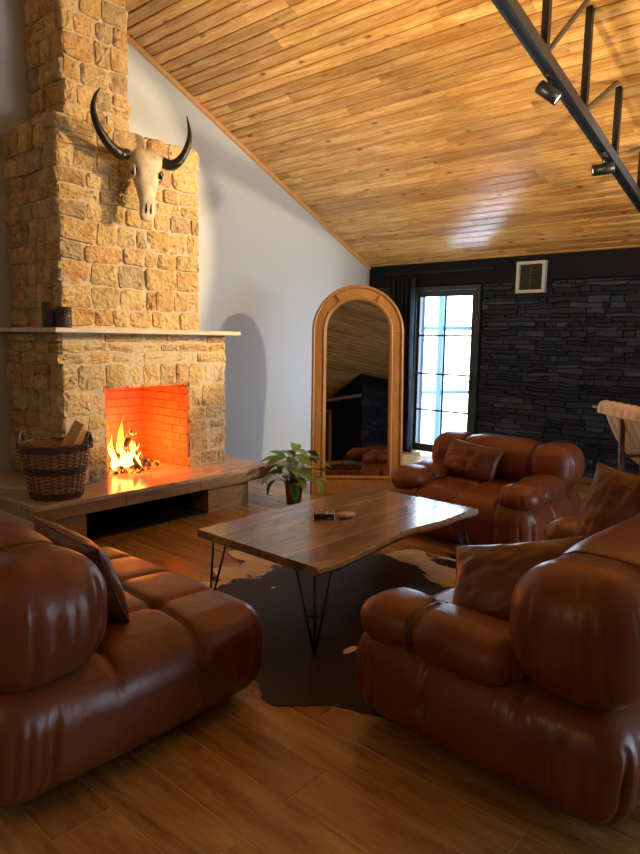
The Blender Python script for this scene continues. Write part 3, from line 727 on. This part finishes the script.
G = lambda x, w: np.exp(-(x/w)**2)
def ring_strap(parent, axis, at, hA, hB, rA, rB, centre, w=.013, off=.004, half=None):
    # flat leather piping band around a bolster cross-section (superellipse) at position 'at' along axis
    ps = []; n = 56
    for k in range(n):
        a = 2*math.pi*k/n; ca, sa = math.cos(a), math.sin(a)
        A_ = (hA-rA)*(1 if ca > 0 else -1)*min(1, abs(ca)*4)+rA*ca; B_ = (hB-rB)*(1 if sa > 0 else -1)*min(1, abs(sa)*4)+rB*sa
        ps.append((A_, B_, ca, sa))
    vs = []
    for (A_, B_, ca, sa) in ps:
        for (t_, o_) in ((-w, -.008), (-w*.7, off), (w*.7, off), (w, -.008)):
            a, b = A_+ca*o_, B_+sa*o_
            vs.append((at+t_, a, b) if axis == 'x' else (a, at+t_, b))
    fs = []
    for k in range(n):
        for j in range(3): fs.append((k*4+j, k*4+j+1, ((k+1) % n)*4+j+1, ((k+1) % n)*4+j))
    if axis == 'y': fs = [f[::-1] for f in fs]
    return mesh('strap', vs, fs, STRAP, parent, True, loc=centre)
def folds(s, mask, ks, A=.008, w=.006, bend=None):
    d = np.zeros_like(s)
    for k in ks: d -= A*G(s-k if bend is None else s-k-bend*(k), w)
    return d*mask
def make_sofa(name, label, loc, rz, Wd, seams, arms=True, group=None, seed=1, dy=.525, bh=.225, backy=.30, bv=.205, brx=.14, armz=.43, hz=.183):
    t = thing(name, label, 'sofa' if arms else 'armchair', loc, rz, group); q = random.Random(seed); hx = Wd/2
    ys = -dy+.38; zb = .034+hz
    foldx = [q.uniform(-hx+.05, -hx+.28) for _ in range(5)]+[q.uniform(hx-.28, hx-.05) for _ in range(5)]
    foldy = [q.uniform(dy-.30, dy-.08) for _ in range(5)]+[q.uniform(-dy+.06, -dy+.2) for _ in range(3)]
    def dsp(p, n):
        x, y, z = p[:, 0], p[:, 1], p[:, 2]; d = np.zeros(len(p)); topm = np.clip(n[:, 2], 0, 1); lowm = np.clip((z+hz)/.14, 0, 1)
        for s in seams:
            fade = np.where(np.abs(n[:, 0]) > .8, 0, 1)*(.45+.55*topm)*lowm
            d -= (.016*G(x-s, .010)+.006*G(x-s, .035))*fade
            d -= .034*G(x-s, .032)*G(y-ys, .032)*topm
            d -= .018*G(x-s, .022)*G(z-.0, .028)*(np.abs(n[:, 1]) > .6)
        for yy in (ys, ys+.34):
            fade = (.5+.5*topm)*lowm*np.where(np.abs(n[:, 1]) > .8, 0, 1)*(1 if yy == ys else topm)
            d -= (.016*G(y-yy, .010)+.006*G(y-yy, .035))*fade
        d -= .022*G(y-ys, .025)*G(z, .032)*(np.abs(n[:, 0]) > .6)
        # gathers at the corners
        low = np.clip(1-np.abs(z+.02)/.15, 0, 1)
        d += folds(x+.25*(z*np.sign(x))*.3, low*(np.abs(n[:, 1]) > .5), foldx, .013, .010)
        d += folds(y+.1*z, low*(np.abs(n[:, 0]) > .5), foldy, .013, .010)
        d += .004*np.sin(x*9+seed)*np.cos(y*7)*np.sin(z*11+1)
        return d
    puff('base', (hx, dy, hz), (.125, .125, .14), (int(Wd*100), 104, 32), LEATHER, t, dsp, (.015, .015, .035), (0, 0, zb))
    # back bolster
    bhx = hx-.01
    bfz = [q.uniform(-.16, .16) for _ in range(8)]
    def dspb(p, n):
        x, y, z = p[:, 0], p[:, 1], p[:, 2]; d = np.zeros(len(p))
        e = np.clip((np.abs(x)-(bhx-.20))/.1, 0, 1)*np.clip(1-(np.abs(z+.03))/.17, 0, 1)
        d += folds(y*(1+.3*np.abs(z))+.05*z, e, bfz, .013, .009)
        for s in bseams: d -= .020*G(x-s, .022)+.016*G(x-s, .08)
        d += .004*np.sin(x*8+seed)*np.sin(z*13+y*9)
        return d
    bseams = [s for s in (-hx+.30, hx-.30)] if Wd > 1.25 else [-hx+.30, hx-.30]
    bc = (0, backy, .385+bv)
    b = puff('back_bolster', (bhx, bh, bv), (brx, bh*.80, bv*.84), (int(Wd*80), 34, 34), LEATHER, t, dspb, (.030, .0, .0), bc)
    for s in bseams: ring_strap(b, 'x', s, bh-.001, bv-.001, bh*.80-.001, bv*.84-.001, (0, 0, 0), w=.007, off=-.011)
    if arms:
        for sg in (-1, 1):
            ah = (.150, .325, .092); fz = [q.uniform(-.1, .1) for _ in range(5)]
            def dspa(p, n):
                x, y, z = p[:, 0], p[:, 1], p[:, 2]
                d = -.018*G(y-sy, .018)-.014*G(y-sy, .07)
                e = np.clip((np.abs(y)-(ah[1]-.13))/.07, 0, 1)
                d += folds(x+.1*z, e*np.clip(1-np.abs(z)/.1, 0, 1), fz, .008, .006)
                return d+.003*np.sin(y*14+seed+sg)*np.sin(x*12)
            sy = -.07
            a = puff('arm', ah, (.12, .095, .088), (30, 64, 24), LEATHER, t, dspa, (.0, .03, .012), (sg*(hx-.150), -dy+.365, armz))
            ring_strap(a, 'y', sy, ah[0], ah[2]+.008, .12, .088, (0, 0, 0), off=-.009, w=.007)
    for sx in (-1, 1):
        for sy in (-1, 1): MB().bbox(sx*(hx-.19)-.04, sx*(hx-.19)+.04, sy*(dy-.18)-.04, sy*(dy-.18)+.04, 0, .05, .006).build('leg', DARKF, t)
    return t
grp = 'cognac leather seats around the coffee table'
make_sofa('armchair', 'armless cognac leather seat with roll back, left of coffee table', (-2.455, 1.245, 0), math.pi, 1.23, [-.31, 0, .31], False, grp, 3, dy=.575, bh=.225, hz=.192, backy=.345, bv=.215)
make_sofa('leather_sofa', 'cognac leather two-seat sofa at right front with two pillows', (-.945, 2.80, 0), rad(-93), 1.87, [-.61, -.30, 0, .30, .61], True, grp, 5, dy=.535, backy=.325, bv=.22)
make_sofa('leather_sofa', 'cognac leather sofa in front of the black slate wall and door', (-2.325, 4.60, 0), 0, 1.20, [-.33, 0, .33], True, grp, 9, bv=.178, bh=.21, brx=.10)

def pillow(label, loc, rot, w, h, th, seed=0):
    n = 36; vs = []; q = random.Random(seed); o3 = Vector((q.uniform(0, 9), 3, 7))
    for sg in (1, -1):
        for j in range(n+1):
            for i in range(n+1):
                u, v = -1+2*i/n, -1+2*j/n
                pin = 1-.10*(1-u*u)*abs(v)**3; pin2 = 1-.10*(1-v*v)*abs(u)**3
                f = max(0, (1-abs(u)**2.6)*(1-abs(v)**2.6))**.55
                wr = noise.noise(Vector((u*3.2, v*3.2, 0))+o3)*.010+noise.noise(Vector((u*7, v*7, 2))+o3)*.004
                edge = 1-max(abs(u), abs(v))
                vs.append((u*w/2*pin2, sg*(th/2*f+wr*min(1, f*2)+.002), v*h/2*pin))
    N = (n+1)**2; fs = []
    for s_ in (0, 1):
        for j in range(n):
            for i in range(n):
                f = (s_*N+j*(n+1)+i, s_*N+j*(n+1)+i+1, s_*N+(j+1)*(n+1)+i+1, s_*N+(j+1)*(n+1)+i); fs.append(f[::-1] if s_ == 0 else f)
    for i in range(n):
        for (a, b) in ((i, i+1), ((n)*(n+1)+i+1, n*(n+1)+i), ((i+1)*(n+1), i*(n+1)), (i*(n+1)+n, (i+1)*(n+1)+n)): fs.append((a, b, N+b, N+a))
    t = thing('pillow', label, 'pillow', loc, 0, 'leather pillows on the seats'); t.rotation_euler = rot
    mesh('cover', vs, fs, PILLOWL, t, True)
    ps = [(-w/2, 0, -h/2), (-w/4, 0, -h/2*.92), (0, 0, -h/2*.90), (w/4, 0, -h/2*.92), (w/2, 0, -h/2), (w/2*.92, 0, -h/4), (w/2*.9, 0, 0), (w/2*.92, 0, h/4), (w/2, 0, h/2), (w/4, 0, h/2*.92), (0, 0, h/2*.9), (-w/4, 0, h/2*.92), (-w/2, 0, h/2), (-w/2*.92, 0, h/4), (-w/2*.9, 0, 0), (-w/2*.92, 0, -h/4), (-w/2, 0, -h/2)]
    MB().tube(ps, .004, 6).build('piping', PILLOWL, t, True)
    return t
pillow('leather pillow propped against the roll back of the armless seat', (-2.30, 1.215, .60), (rad(-22), rad(-3), rad(180)), .50, .36, .14, 1)
pillow('dark leather pillow leaning behind the near arm of the right sofa', (-1.00, 2.25, .60), (rad(-42), rad(-15), rad(8)), .52, .36, .15, 2)
pillow('light-catching leather pillow at the far end of right sofa', (-.97, 3.34, .665), (rad(-20), rad(4), rad(-14)), .38, .46, .15, 3)
pillow('rectangular leather pillow on the sofa before the slate wall', (-2.46, 4.60, .565), (rad(-20), rad(5), rad(-3)), .50, .30, .13, 4)

# ------------------------------------------------------------------ coffee table
TX0, TX1, TY0, TY1, TZ, TT = -2.87, -1.965, 2.225, 3.765, .425, .045
tb = thing('coffee_table', 'live-edge walnut coffee table on black hairpin legs', 'table', ((TX0+TX1)/2, (TY0+TY1)/2, 0))
cx, cy = (TX0+TX1)/2, (TY0+TY1)/2
def live(y):     # wavy edge on the +X side
    t_ = (y-TY0)/(TY1-TY0); return TX1+.018*math.sin(t_*7.5+.3)+.010*math.sin(t_*19)+.005*noise.noise(Vector((t_*30, 0, 0)))-.030*math.exp(-((t_-.42)/.10)**2)
n = 90; strips = [TX0, TX0+.19, TX0+.36, TX0+.55, TX0+.70, None]
for k in range(5):
    m = MB(); vs = []
    for i in range(n+1):
        y = TY0+(TY1-TY0)*i/n; a = strips[k]; b = strips[k+1] if strips[k+1] is not None else live(y)
        if k < 4: sec_ = [(a, TZ-TT), (a, TZ), (b-.0006, TZ), (b-.0006, TZ-TT)]
        else:
            w1 = .004*noise.noise(Vector((y*22, 5, 0))); sec_ = [(a, TZ-TT), (a, TZ), (b-.012, TZ), (b-.002+w1, TZ-.008), (b+.004+w1, TZ-.024), (b-.012+w1, TZ-TT)]
        if k == 0: sec_[0] = (a, TZ-TT); sec_[1] = (a, TZ-.003); sec_.insert(2, (a+.003, TZ))
        vs += [(x-cx, y-cy, z) for x, z in sec_]
    L = len(sec_); fs = [(i*L+j, i*L+(j+1) % L, (i+1)*L+(j+1) % L, (i+1)*L+j) for i in range(n) for j in range(L)]+[tuple(range(L))[::-1], tuple(range(n*L, (n+1)*L))]
    fs = [f[::-1] for f in fs]
    o = m.add(vs, fs).build('tabletop_board', WALNUT, tb)
    if k == 4:
        BARK = NT('live_edge_bark'); nz = BARK.noise(BARK.coord('World', (1, 1, 2)), 30, 5, .7)
        BARK = BARK.set(Base_Color=BARK.ramp(nz, [(.3, (.24, .18, .13)), (.65, (.58, .50, .42))]), Roughness=.45, Normal=BARK.bump(nz, .8, .01)); o.data.materials.append(BARK)
        for p in o.data.polygons:
            if p.center.x > live(p.center.y+cy)-cx-.014 and p.normal.z < .7: p.material_index = 1
for (lx, ly, ox, oy) in ((TX0+.13, TY0+.10, -1, -1), (TX1-.11, TY0+.10, 1, -1), (TX0+.13, TY1-.10, -1, 1), (TX1-.12, TY1-.10, 1, 1)):
    lx -= cx; ly -= cy; f = (lx+(ox*.115 if ox > 0 else -.0), ly+oy*.115, .012)
    m = MB()
    for (tx, ty) in ((lx+ox*.06, ly-oy*.07), (lx-ox*.07, ly+oy*.06), (lx+ox*.05, ly+oy*.05)):
        m.tube([(tx, ty, TZ-TT), (f[0]+(tx-lx)*.06, f[1]+(ty-ly)*.06, .012), ], .0062, 8)
    m.tube([(f[0]-.008, f[1], .008), (f[0]+.008, f[1], .008)], .009, 8)
    lg = m.build('hairpin_leg', STEEL, tb, True)
    MB().bbox(lx-.07, lx+.07, ly-.07, ly+.07, TZ-TT-.004, TZ-TT, .001).build('mounting_plate', STEEL, lg)
    zr = .16; pts = []
    for (tx, ty) in ((lx+ox*.06, ly-oy*.07), (lx-ox*.07, ly+oy*.06), (lx+ox*.05, ly+oy*.05)):
        k = (zr)/(TZ-TT); pts.append((f[0]+(tx-f[0])*k, f[1]+(ty-f[1])*k, zr))
    MB().tube(pts+[pts[0]], .004, 6).build('brace_ring', STEEL, lg)
# things on the table
Mz = Matrix.Rotation(rad(38), 4, 'Z')
bx = thing('small_black_box', 'small black box with white marks on the coffee table', 'box', (-2.51, 2.90, TZ), rad(38))
MB().bbox(-.062, .062, -.036, .036, 0, .034, .003).build('body', plain('box_black', (.012, .012, .014), .35), bx)
WM = plain('white_print', (.75, .75, .75), .5)
MB().box(-.052, -.046, -.034, .034, .0341, .0348).box(.012, .018, -.034, .034, .0341, .0348).box(.050, .056, -.034, .034, .0341, .0348).box(-.046, .012, -.004, .002, .0341, .0348).box(.025, .035, -.015, .0, .0341, .0348).box(.037, .045, -.013, .004, .0341, .0348).box(.018, .05, -.0368, -.0362, .008, .012).build('print', WM, bx)
sn = NT('beige_stone'); nz = sn.noise(sn.coord('Object'), 22, 4); sn = sn.set(Base_Color=sn.ramp(nz, [(.35, (.30, .20, .12)), (.65, (.66, .52, .38))]), Roughness=.5)
a = puff('soapstone_dish', (.058, .042, .019), (.05, .038, .018), (20, 20, 8), sn, None, lambda p, n: -.006*G(p[:, 0], .025)*G(p[:, 1], .018)*(n[:, 2] > .5), (0, 0, 0), (-2.42, 2.995, TZ+.0195), (0, 0, rad(40)))
tag(a, 'rounded beige stone piece beside the small black box on table', 'ornament')

# ------------------------------------------------------------------ cowhide
pxs = [(-3.02, 2.22), (-3.14, 2.36), (-3.02, 2.50), (-3.22, 2.62), (-3.12, 2.78), (-3.40, 2.92), (-3.22, 3.08), (-2.98, 3.12), (-2.86, 3.32), (-2.95, 3.55), (-2.80, 3.66), (-2.74, 3.48), (-2.60, 3.62), (-2.48, 3.90), (-2.30, 3.80), (-2.20, 3.98), (-2.02, 3.93), (-1.98, 3.66), (-1.72, 3.70), (-1.50, 3.55), (-1.42, 3.30), (-1.58, 3.05), (-1.52, 2.75), (-1.34, 2.52), (-1.28, 2.22), (-1.42, 2.0), (-1.62, 1.93), (-1.80, 1.76), (-2.0, 1.86), (-2.22, 1.80), (-2.40, 1.70), (-2.60, 1.82), (-2.76, 2.02), (-2.9, 2.06)]
ps = curve([(x, y, 0) for x, y in pxs+[pxs[0]]], 10)[:-1]
ps = [p+Vector((noise.noise(p*26)*.020+noise.noise(p*60)*.010, noise.noise(p*26+Vector((5, 5, 5)))*.020+noise.noise(p*60+Vector((1, 2, 3)))*.010, 0)) for p in ps]
bm = bmesh.new(); vv = [bm.verts.new((p.x, p.y, .0045)) for p in ps]; f = bm.faces.new(vv)
if f.normal.z < 0: f.normal_flip()
r = bmesh.ops.extrude_face_region(bm, geom=[f]); 
for g in r['geom']:
    if isinstance(g, bmesh.types.BMVert): g.co.z = .0008
bmesh.ops.recalc_face_normals(bm, faces=bm.faces[:]); bmesh.ops.triangulate(bm, faces=bm.faces[:])
me = bpy.data.meshes.new('cowhide_rug'); bm.to_mesh(me); bm.free()
def hide_mat():
    t = NT('cowhide'); v = t.coord('World')
    def blob(x, y, sx, sy, rot=0):
        q = t.n('ShaderNodeVectorMath', operation='SUBTRACT', i0=v, i1=(x, y, 0)).outputs[0]
        q = t.n('ShaderNodeMapping', Vector=q, Rotation=(0, 0, rad(rot)), Scale=(1/sx, 1/sy, 0)).outputs[0]
        return t.n('ShaderNodeVectorMath', operation='LENGTH', i0=q).outputs['Value']
    nz = t.noise(v, 9, 5, .65); n2 = t.math('MULTIPLY', t.math('SUBTRACT', nz, .5), 1.2)
    w = None
    for a in ((-3.22, 2.72, .32, .46, 0), (-3.05, 2.36, .12, .22, 0), (-2.38, 3.75, .42, .14, 10), (-1.95, 3.62, .30, .22, 0), (-1.86, 2.36, .022, .05, 30), (-2.70, 2.66, .012, .016, 0)):
        b = t.math('SUBTRACT', 1.0, t.math('ADD', blob(*a), n2)); w = b if w is None else t.math('MAXIMUM', w, b)
    spot = t.math('SUBTRACT', 1.0, t.math('ADD', blob(-3.2, 2.78, .07, .10), n2))
    spot2 = t.math('SUBTRACT', 1.0, t.math('ADD', blob(-2.15, 3.78, .16, .07, 20), n2))
    w = t.math('SUBTRACT', w, t.math('MULTIPLY', t.math('MAXIMUM', t.math('MAXIMUM', spot, spot2), 0.0), 6.0))
    fm = t.ramp(w, [(.0, (0, 0, 0)), (.06, (1, 1, 1))])
    dark = t.ramp(t.noise(v, 3.5, 3), [(.35, (.006, .003, .0025)), (.65, (.020, .008, .006))])
    lite = t.ramp(t.noise(v, 6, 4), [(.35, (.55, .42, .26)), (.65, (.74, .65, .50))])
    h = t.noise(t.coord('World', (60, 14, 1), (0, 0, rad(20))), 6, 4, .7)
    return t.set(Base_Color=t.mix(fm, dark, lite), Roughness=.42, Specular_IOR_Level=.2, Normal=t.bump(h, .35, .004))
me.materials.append(hide_mat())
tag(link(bpy.data.objects.new('cowhide_rug', me)), 'dark brown and cream cowhide rug under the coffee table', 'rug')

# ------------------------------------------------------------------ potted plant
PC = Vector((-4.04, 4.235, 0)); pl = thing('potted_plant', 'leafy green houseplant in brown pot between hearth and mirror', 'plant', PC)
POT = plain('brown_pot', (.24, .105, .055), .45)
pot = MB().lathe([(0, 0), (.060, 0), (.066, .01), (.083, .17), (.090, .175), (.090, .20), (.080, .20), (.078, .175), (0, .17)], 28).build('pot', POT, pl, True)
MB().lathe([(0, .176), (.079, .172)], 20).build('soil', plain('soil', (.02, .012, .008), .95), pot)
LEAF = NT('glossy_leaf'); nz = LEAF.noise(LEAF.coord('Object'), 8, 3); r_i = LEAF.n('ShaderNodeObjectInfo').outputs['Random']
LEAF = LEAF.set(Base_Color=LEAF.mix(r_i, (.05, .14, .028, 1), (.17, .30, .07, 1)), Roughness=.35)
def leaf_mesh(L, Wl, droop):
    n = 9; vs = []
    for i in range(n+1):
        t_ = i/n; w = Wl*(math.sin(math.pi*t_**.8)**.9)*(1-.15*t_)+.0006; x = L*math.sin(min(droop*t_, 3))/droop; z = L*(math.cos(droop*t_)-1)/droop
        vs += [(x, -w, z+.16*w), (x, -w*.5, z+.02*w), (x, 0, z-.10*w), (x, w*.5, z+.02*w), (x, w, z+.16*w)]
    me = bpy.data.meshes.new('leaf'); me.from_pydata(vs, [], [(i*5+j, (i+1)*5+j, (i+1)*5+j+1, i*5+j+1) for i in range(n) for j in range(4)]); me.polygons.foreach_set('use_smooth', [True]*len(me.polygons)); me.materials.append(LEAF); return me
LM = [leaf_mesh(.19, .046, 1.0), leaf_mesh(.23, .048, 1.4), leaf_mesh(.17, .040, .7), leaf_mesh(.25, .05, 1.7)]
STEM = plain('stem_green', (.05, .10, .025), .5); q = random.Random(21); m = MB()
for i in range(46):
    az = i*2.399+q.uniform(-.3, .3); el = rad(86-i*1.75+q.uniform(-6, 6)); L = q.uniform(.16, .24)*(1+.25*(i < 14)); L = min(L, .26)
    d = Vector((math.cos(az)*math.cos(el), math.sin(az)*math.cos(el), math.sin(el))); base = Vector((q.uniform(-.03, .03), q.uniform(-.03, .03), .175))
    tip = base+d*L+Vector((0, 0, .03)); mid_ = base+d*L*.5+Vector((0, 0, .02))
    m.tube([base, mid_, tip], [.004, .003, .002], 5)
    o = link(bpy.data.objects.new('leaf', q.choice(LM)), pl); o.location = tip
    o.rotation_euler = Matrix.Identity(3).to_euler(); o.rotation_mode = 'XYZ'
    o.rotation_euler = (q.uniform(-.4, .4), -(el*.62-rad(8)+q.uniform(-.25, .15)), az+q.uniform(-.3, .3))
    s_ = q.uniform(.8, 1.12); o.scale = (s_, s_, s_)
tag(m.build('stems', STEM, pl, True), kind='stuff')

# ------------------------------------------------------------------ roof truss with track lights
RX = -1.785; rz = lambda y: 3.293-.2385*(y-3.40)     # underside of the beam
tr = thing('roof_truss', 'black steel roof tie beam with hangers under the pine ceiling', 'truss')
def along(name, x0, x1, h0, h1, mat, ya=2.65, yb=YB-.02, parent=tr):
    vs = [(x, y, rz(y)+h) for x in (x0, x1) for y in (ya, yb) for h in (h0, h1)]
    return mesh(name, vs, [(0, 1, 3, 2), (4, 6, 7, 5), (0, 4, 5, 1), (2, 3, 7, 6), (0, 2, 6, 4), (1, 5, 7, 3)], mat, parent)
along('beam', RX-.03, RX+.03, .012, .085, RAILM)
along('flange', RX-.036, RX-.016, 0, .012, RAILM); along('flange', RX+.016, RX+.036, 0, .012, RAILM)
along('track_slot', RX-.016, RX+.016, .004, .0125, GROOVE)
py = [4.687-.678*k for k in range(3, 0, -1)]+[4.687, 5.365, 6.043, 6.72]
for i, y in enumerate(py):
    MB().bbox(RX-.022, RX+.022, y-.022, y+.022, rz(y)+.06, zc(y)+.01, .002).build('hanger_post', STEEL, tr)
    if i < len(py)-1:
        y2 = py[i+1]-.06; a = Vector((RX-.0, y+.05, rz(y)+.10)); b = Vector((RX-.0, y2, zc(y2)+.0)); d = b-a
        M_ = Matrix.Translation(a) @ d.to_track_quat('Z', 'Y').to_matrix().to_4x4()
        MB().box(-.014, .014, -.010, .010, 0, d.length, M_).build('diagonal_strut', IRON, tr)
def spot(y, aim, label):
    t = thing('track_spotlight', label, 'spotlight', (RX, y, rz(y)), 0, 'black cylinder spotlights on the beam')
    MB().bbox(-.018, .018, -.045, .045, -.022, .004, .003).build('adapter', STEEL, t)
    MB().tube([(0, 0, -.02), (0, 0, -.075)], .010, 10).tube([Vector((0, 0, -.065))+Vector((.0, .024*math.cos(a), .024*math.sin(a)))for a in [2*math.pi*i/14 for i in range(15)]], .003, 6).build('stem', STEEL, t, True)
    d = Vector(aim).normalized(); c = Vector((0, 0, -.105)); h = MB()
    M_ = Matrix.Translation(c) @ d.to_track_quat('Z', 'Y').to_matrix().to_4x4()
    m = MB().lathe([(0, -.075), (.036, -.075), (.040, -.07), (.040, .075), (.034, .075), (.033, .060)], 24); m.v = [M_ @ Vector(v) for v in m.v]
    hd = m.build('lamp_head', STEEL, t, True)
    m = MB().lathe([(0, .066), (.033, .066)], 24); m.v = [M_ @ Vector(v) for v in m.v]; m.build('lens', LENS, hd)
spot(4.10, (.75, .25, -.62), 'black cylinder spotlight on beam aimed down toward the right sofa')
spot(5.14, (-.86, -.45, -.12), 'black cylinder spotlight on beam aimed left at the fireplace')

# ------------------------------------------------------------------ sling lounge chair at the far right
lc = thing('lounge_chair', 'wood-framed lounge chair with cream channelled sling behind the right sofa', 'chair', (-2.02, 6.01, 0), rad(44))
OAKD = wood('chair_wood', [(.3, (.10, .045, .025)), (.7, (.22, .11, .06))], scale=(4, 4, 4), rough=.4, tone=.1, coord='Object')
CANV = NT('cream_sling'); CANV = CANV.set(Base_Color=(.86, .80, .70, 1), Roughness=.8)
y0, y1 = -.86, -.17; XQ = 0
MB().tube([(XQ, y0-.10, .935), (XQ, y1+.17, .935)], .016, 10).build('top_bar', OAKD, lc, True)
for yy in (y0+.05, y1-.30):
    MB().bbox(-.02, .02, -.018, .018, 0, .95, .004, Matrix.Translation((XQ+.07, yy, .0)) @ Matrix.Rotation(rad(-3), 4, 'Y')).build('rear_post', OAKD, lc)
    MB().bbox(-.02, .02, -.018, .018, 0, .50, .004, Matrix.Translation((XQ+.80, yy, 0))).build('front_post', OAKD, lc)
    MB().bbox(XQ-.12, XQ+.95, yy-.02, yy+.02, .0, .05, .006).build('floor_runner', OAKD, lc)
    MB().bbox(XQ+.05, XQ+.86, yy-.028, yy+.028, .56, .585, .006, Matrix.Identity(4)).build('armrest', OAKD, lc)
prof = curve([(XQ-.045, 0, .90), (XQ-.035, 0, .975), (XQ+.02, 0, .985), (XQ+.06, 0, .86), (XQ+.17, 0, .66), (XQ+.32, 0, .50), (XQ+.50, 0, .41), (XQ+.66, 0, .41), (XQ+.82, 0, .50)], 8)
N = len(prof); vs = []; ny = 36
for i, p in enumerate(prof):
    t_ = (prof[min(i+1, N-1)]-prof[max(i-1, 0)]).normalized(); nr = Vector((t_.z, 0, -t_.x))
    for j in range(ny+1):
        y = y0+(y1-y0)*j/ny; c = .022*abs(math.sin(math.pi*6*j/ny))**.6
        vs.append(Vector((p.x, y, p.z))-nr*c)
for i, p in enumerate(prof):
    t_ = (prof[min(i+1, N-1)]-prof[max(i-1, 0)]).normalized(); nr = Vector((t_.z, 0, -t_.x))
    for j in range(ny+1):
        y = y0+(y1-y0)*j/ny; c = .022*abs(math.sin(math.pi*6*j/ny))**.6
        vs.append(Vector((p.x, y, p.z))+nr*(c+.012))
K = ny+1; fs = []
for i in range(N-1):
    for j in range(ny):
        f = (i*K+j, i*K+j+1, (i+1)*K+j+1, (i+1)*K+j); fs += [f, tuple(x+N*K for x in f[::-1])]
for i in range(N-1):
    fs += [(i*K, (i+1)*K, N*K+(i+1)*K, N*K+i*K), (i*K+ny, N*K+i*K+ny, N*K+(i+1)*K+ny, (i+1)*K+ny)]
for j in range(ny): fs += [(j, N*K+j, N*K+j+1, j+1), ((N-1)*K+j, (N-1)*K+j+1, N*K+(N-1)*K+j+1, N*K+(N-1)*K+j)]
mesh('sling', vs, fs, CANV, lc, True)
# baseboard behind the seats
st(MB().bbox(XL, XL+.012, 4.16, YB, 0, .07, .003).build('baseboard_left', WHITE))
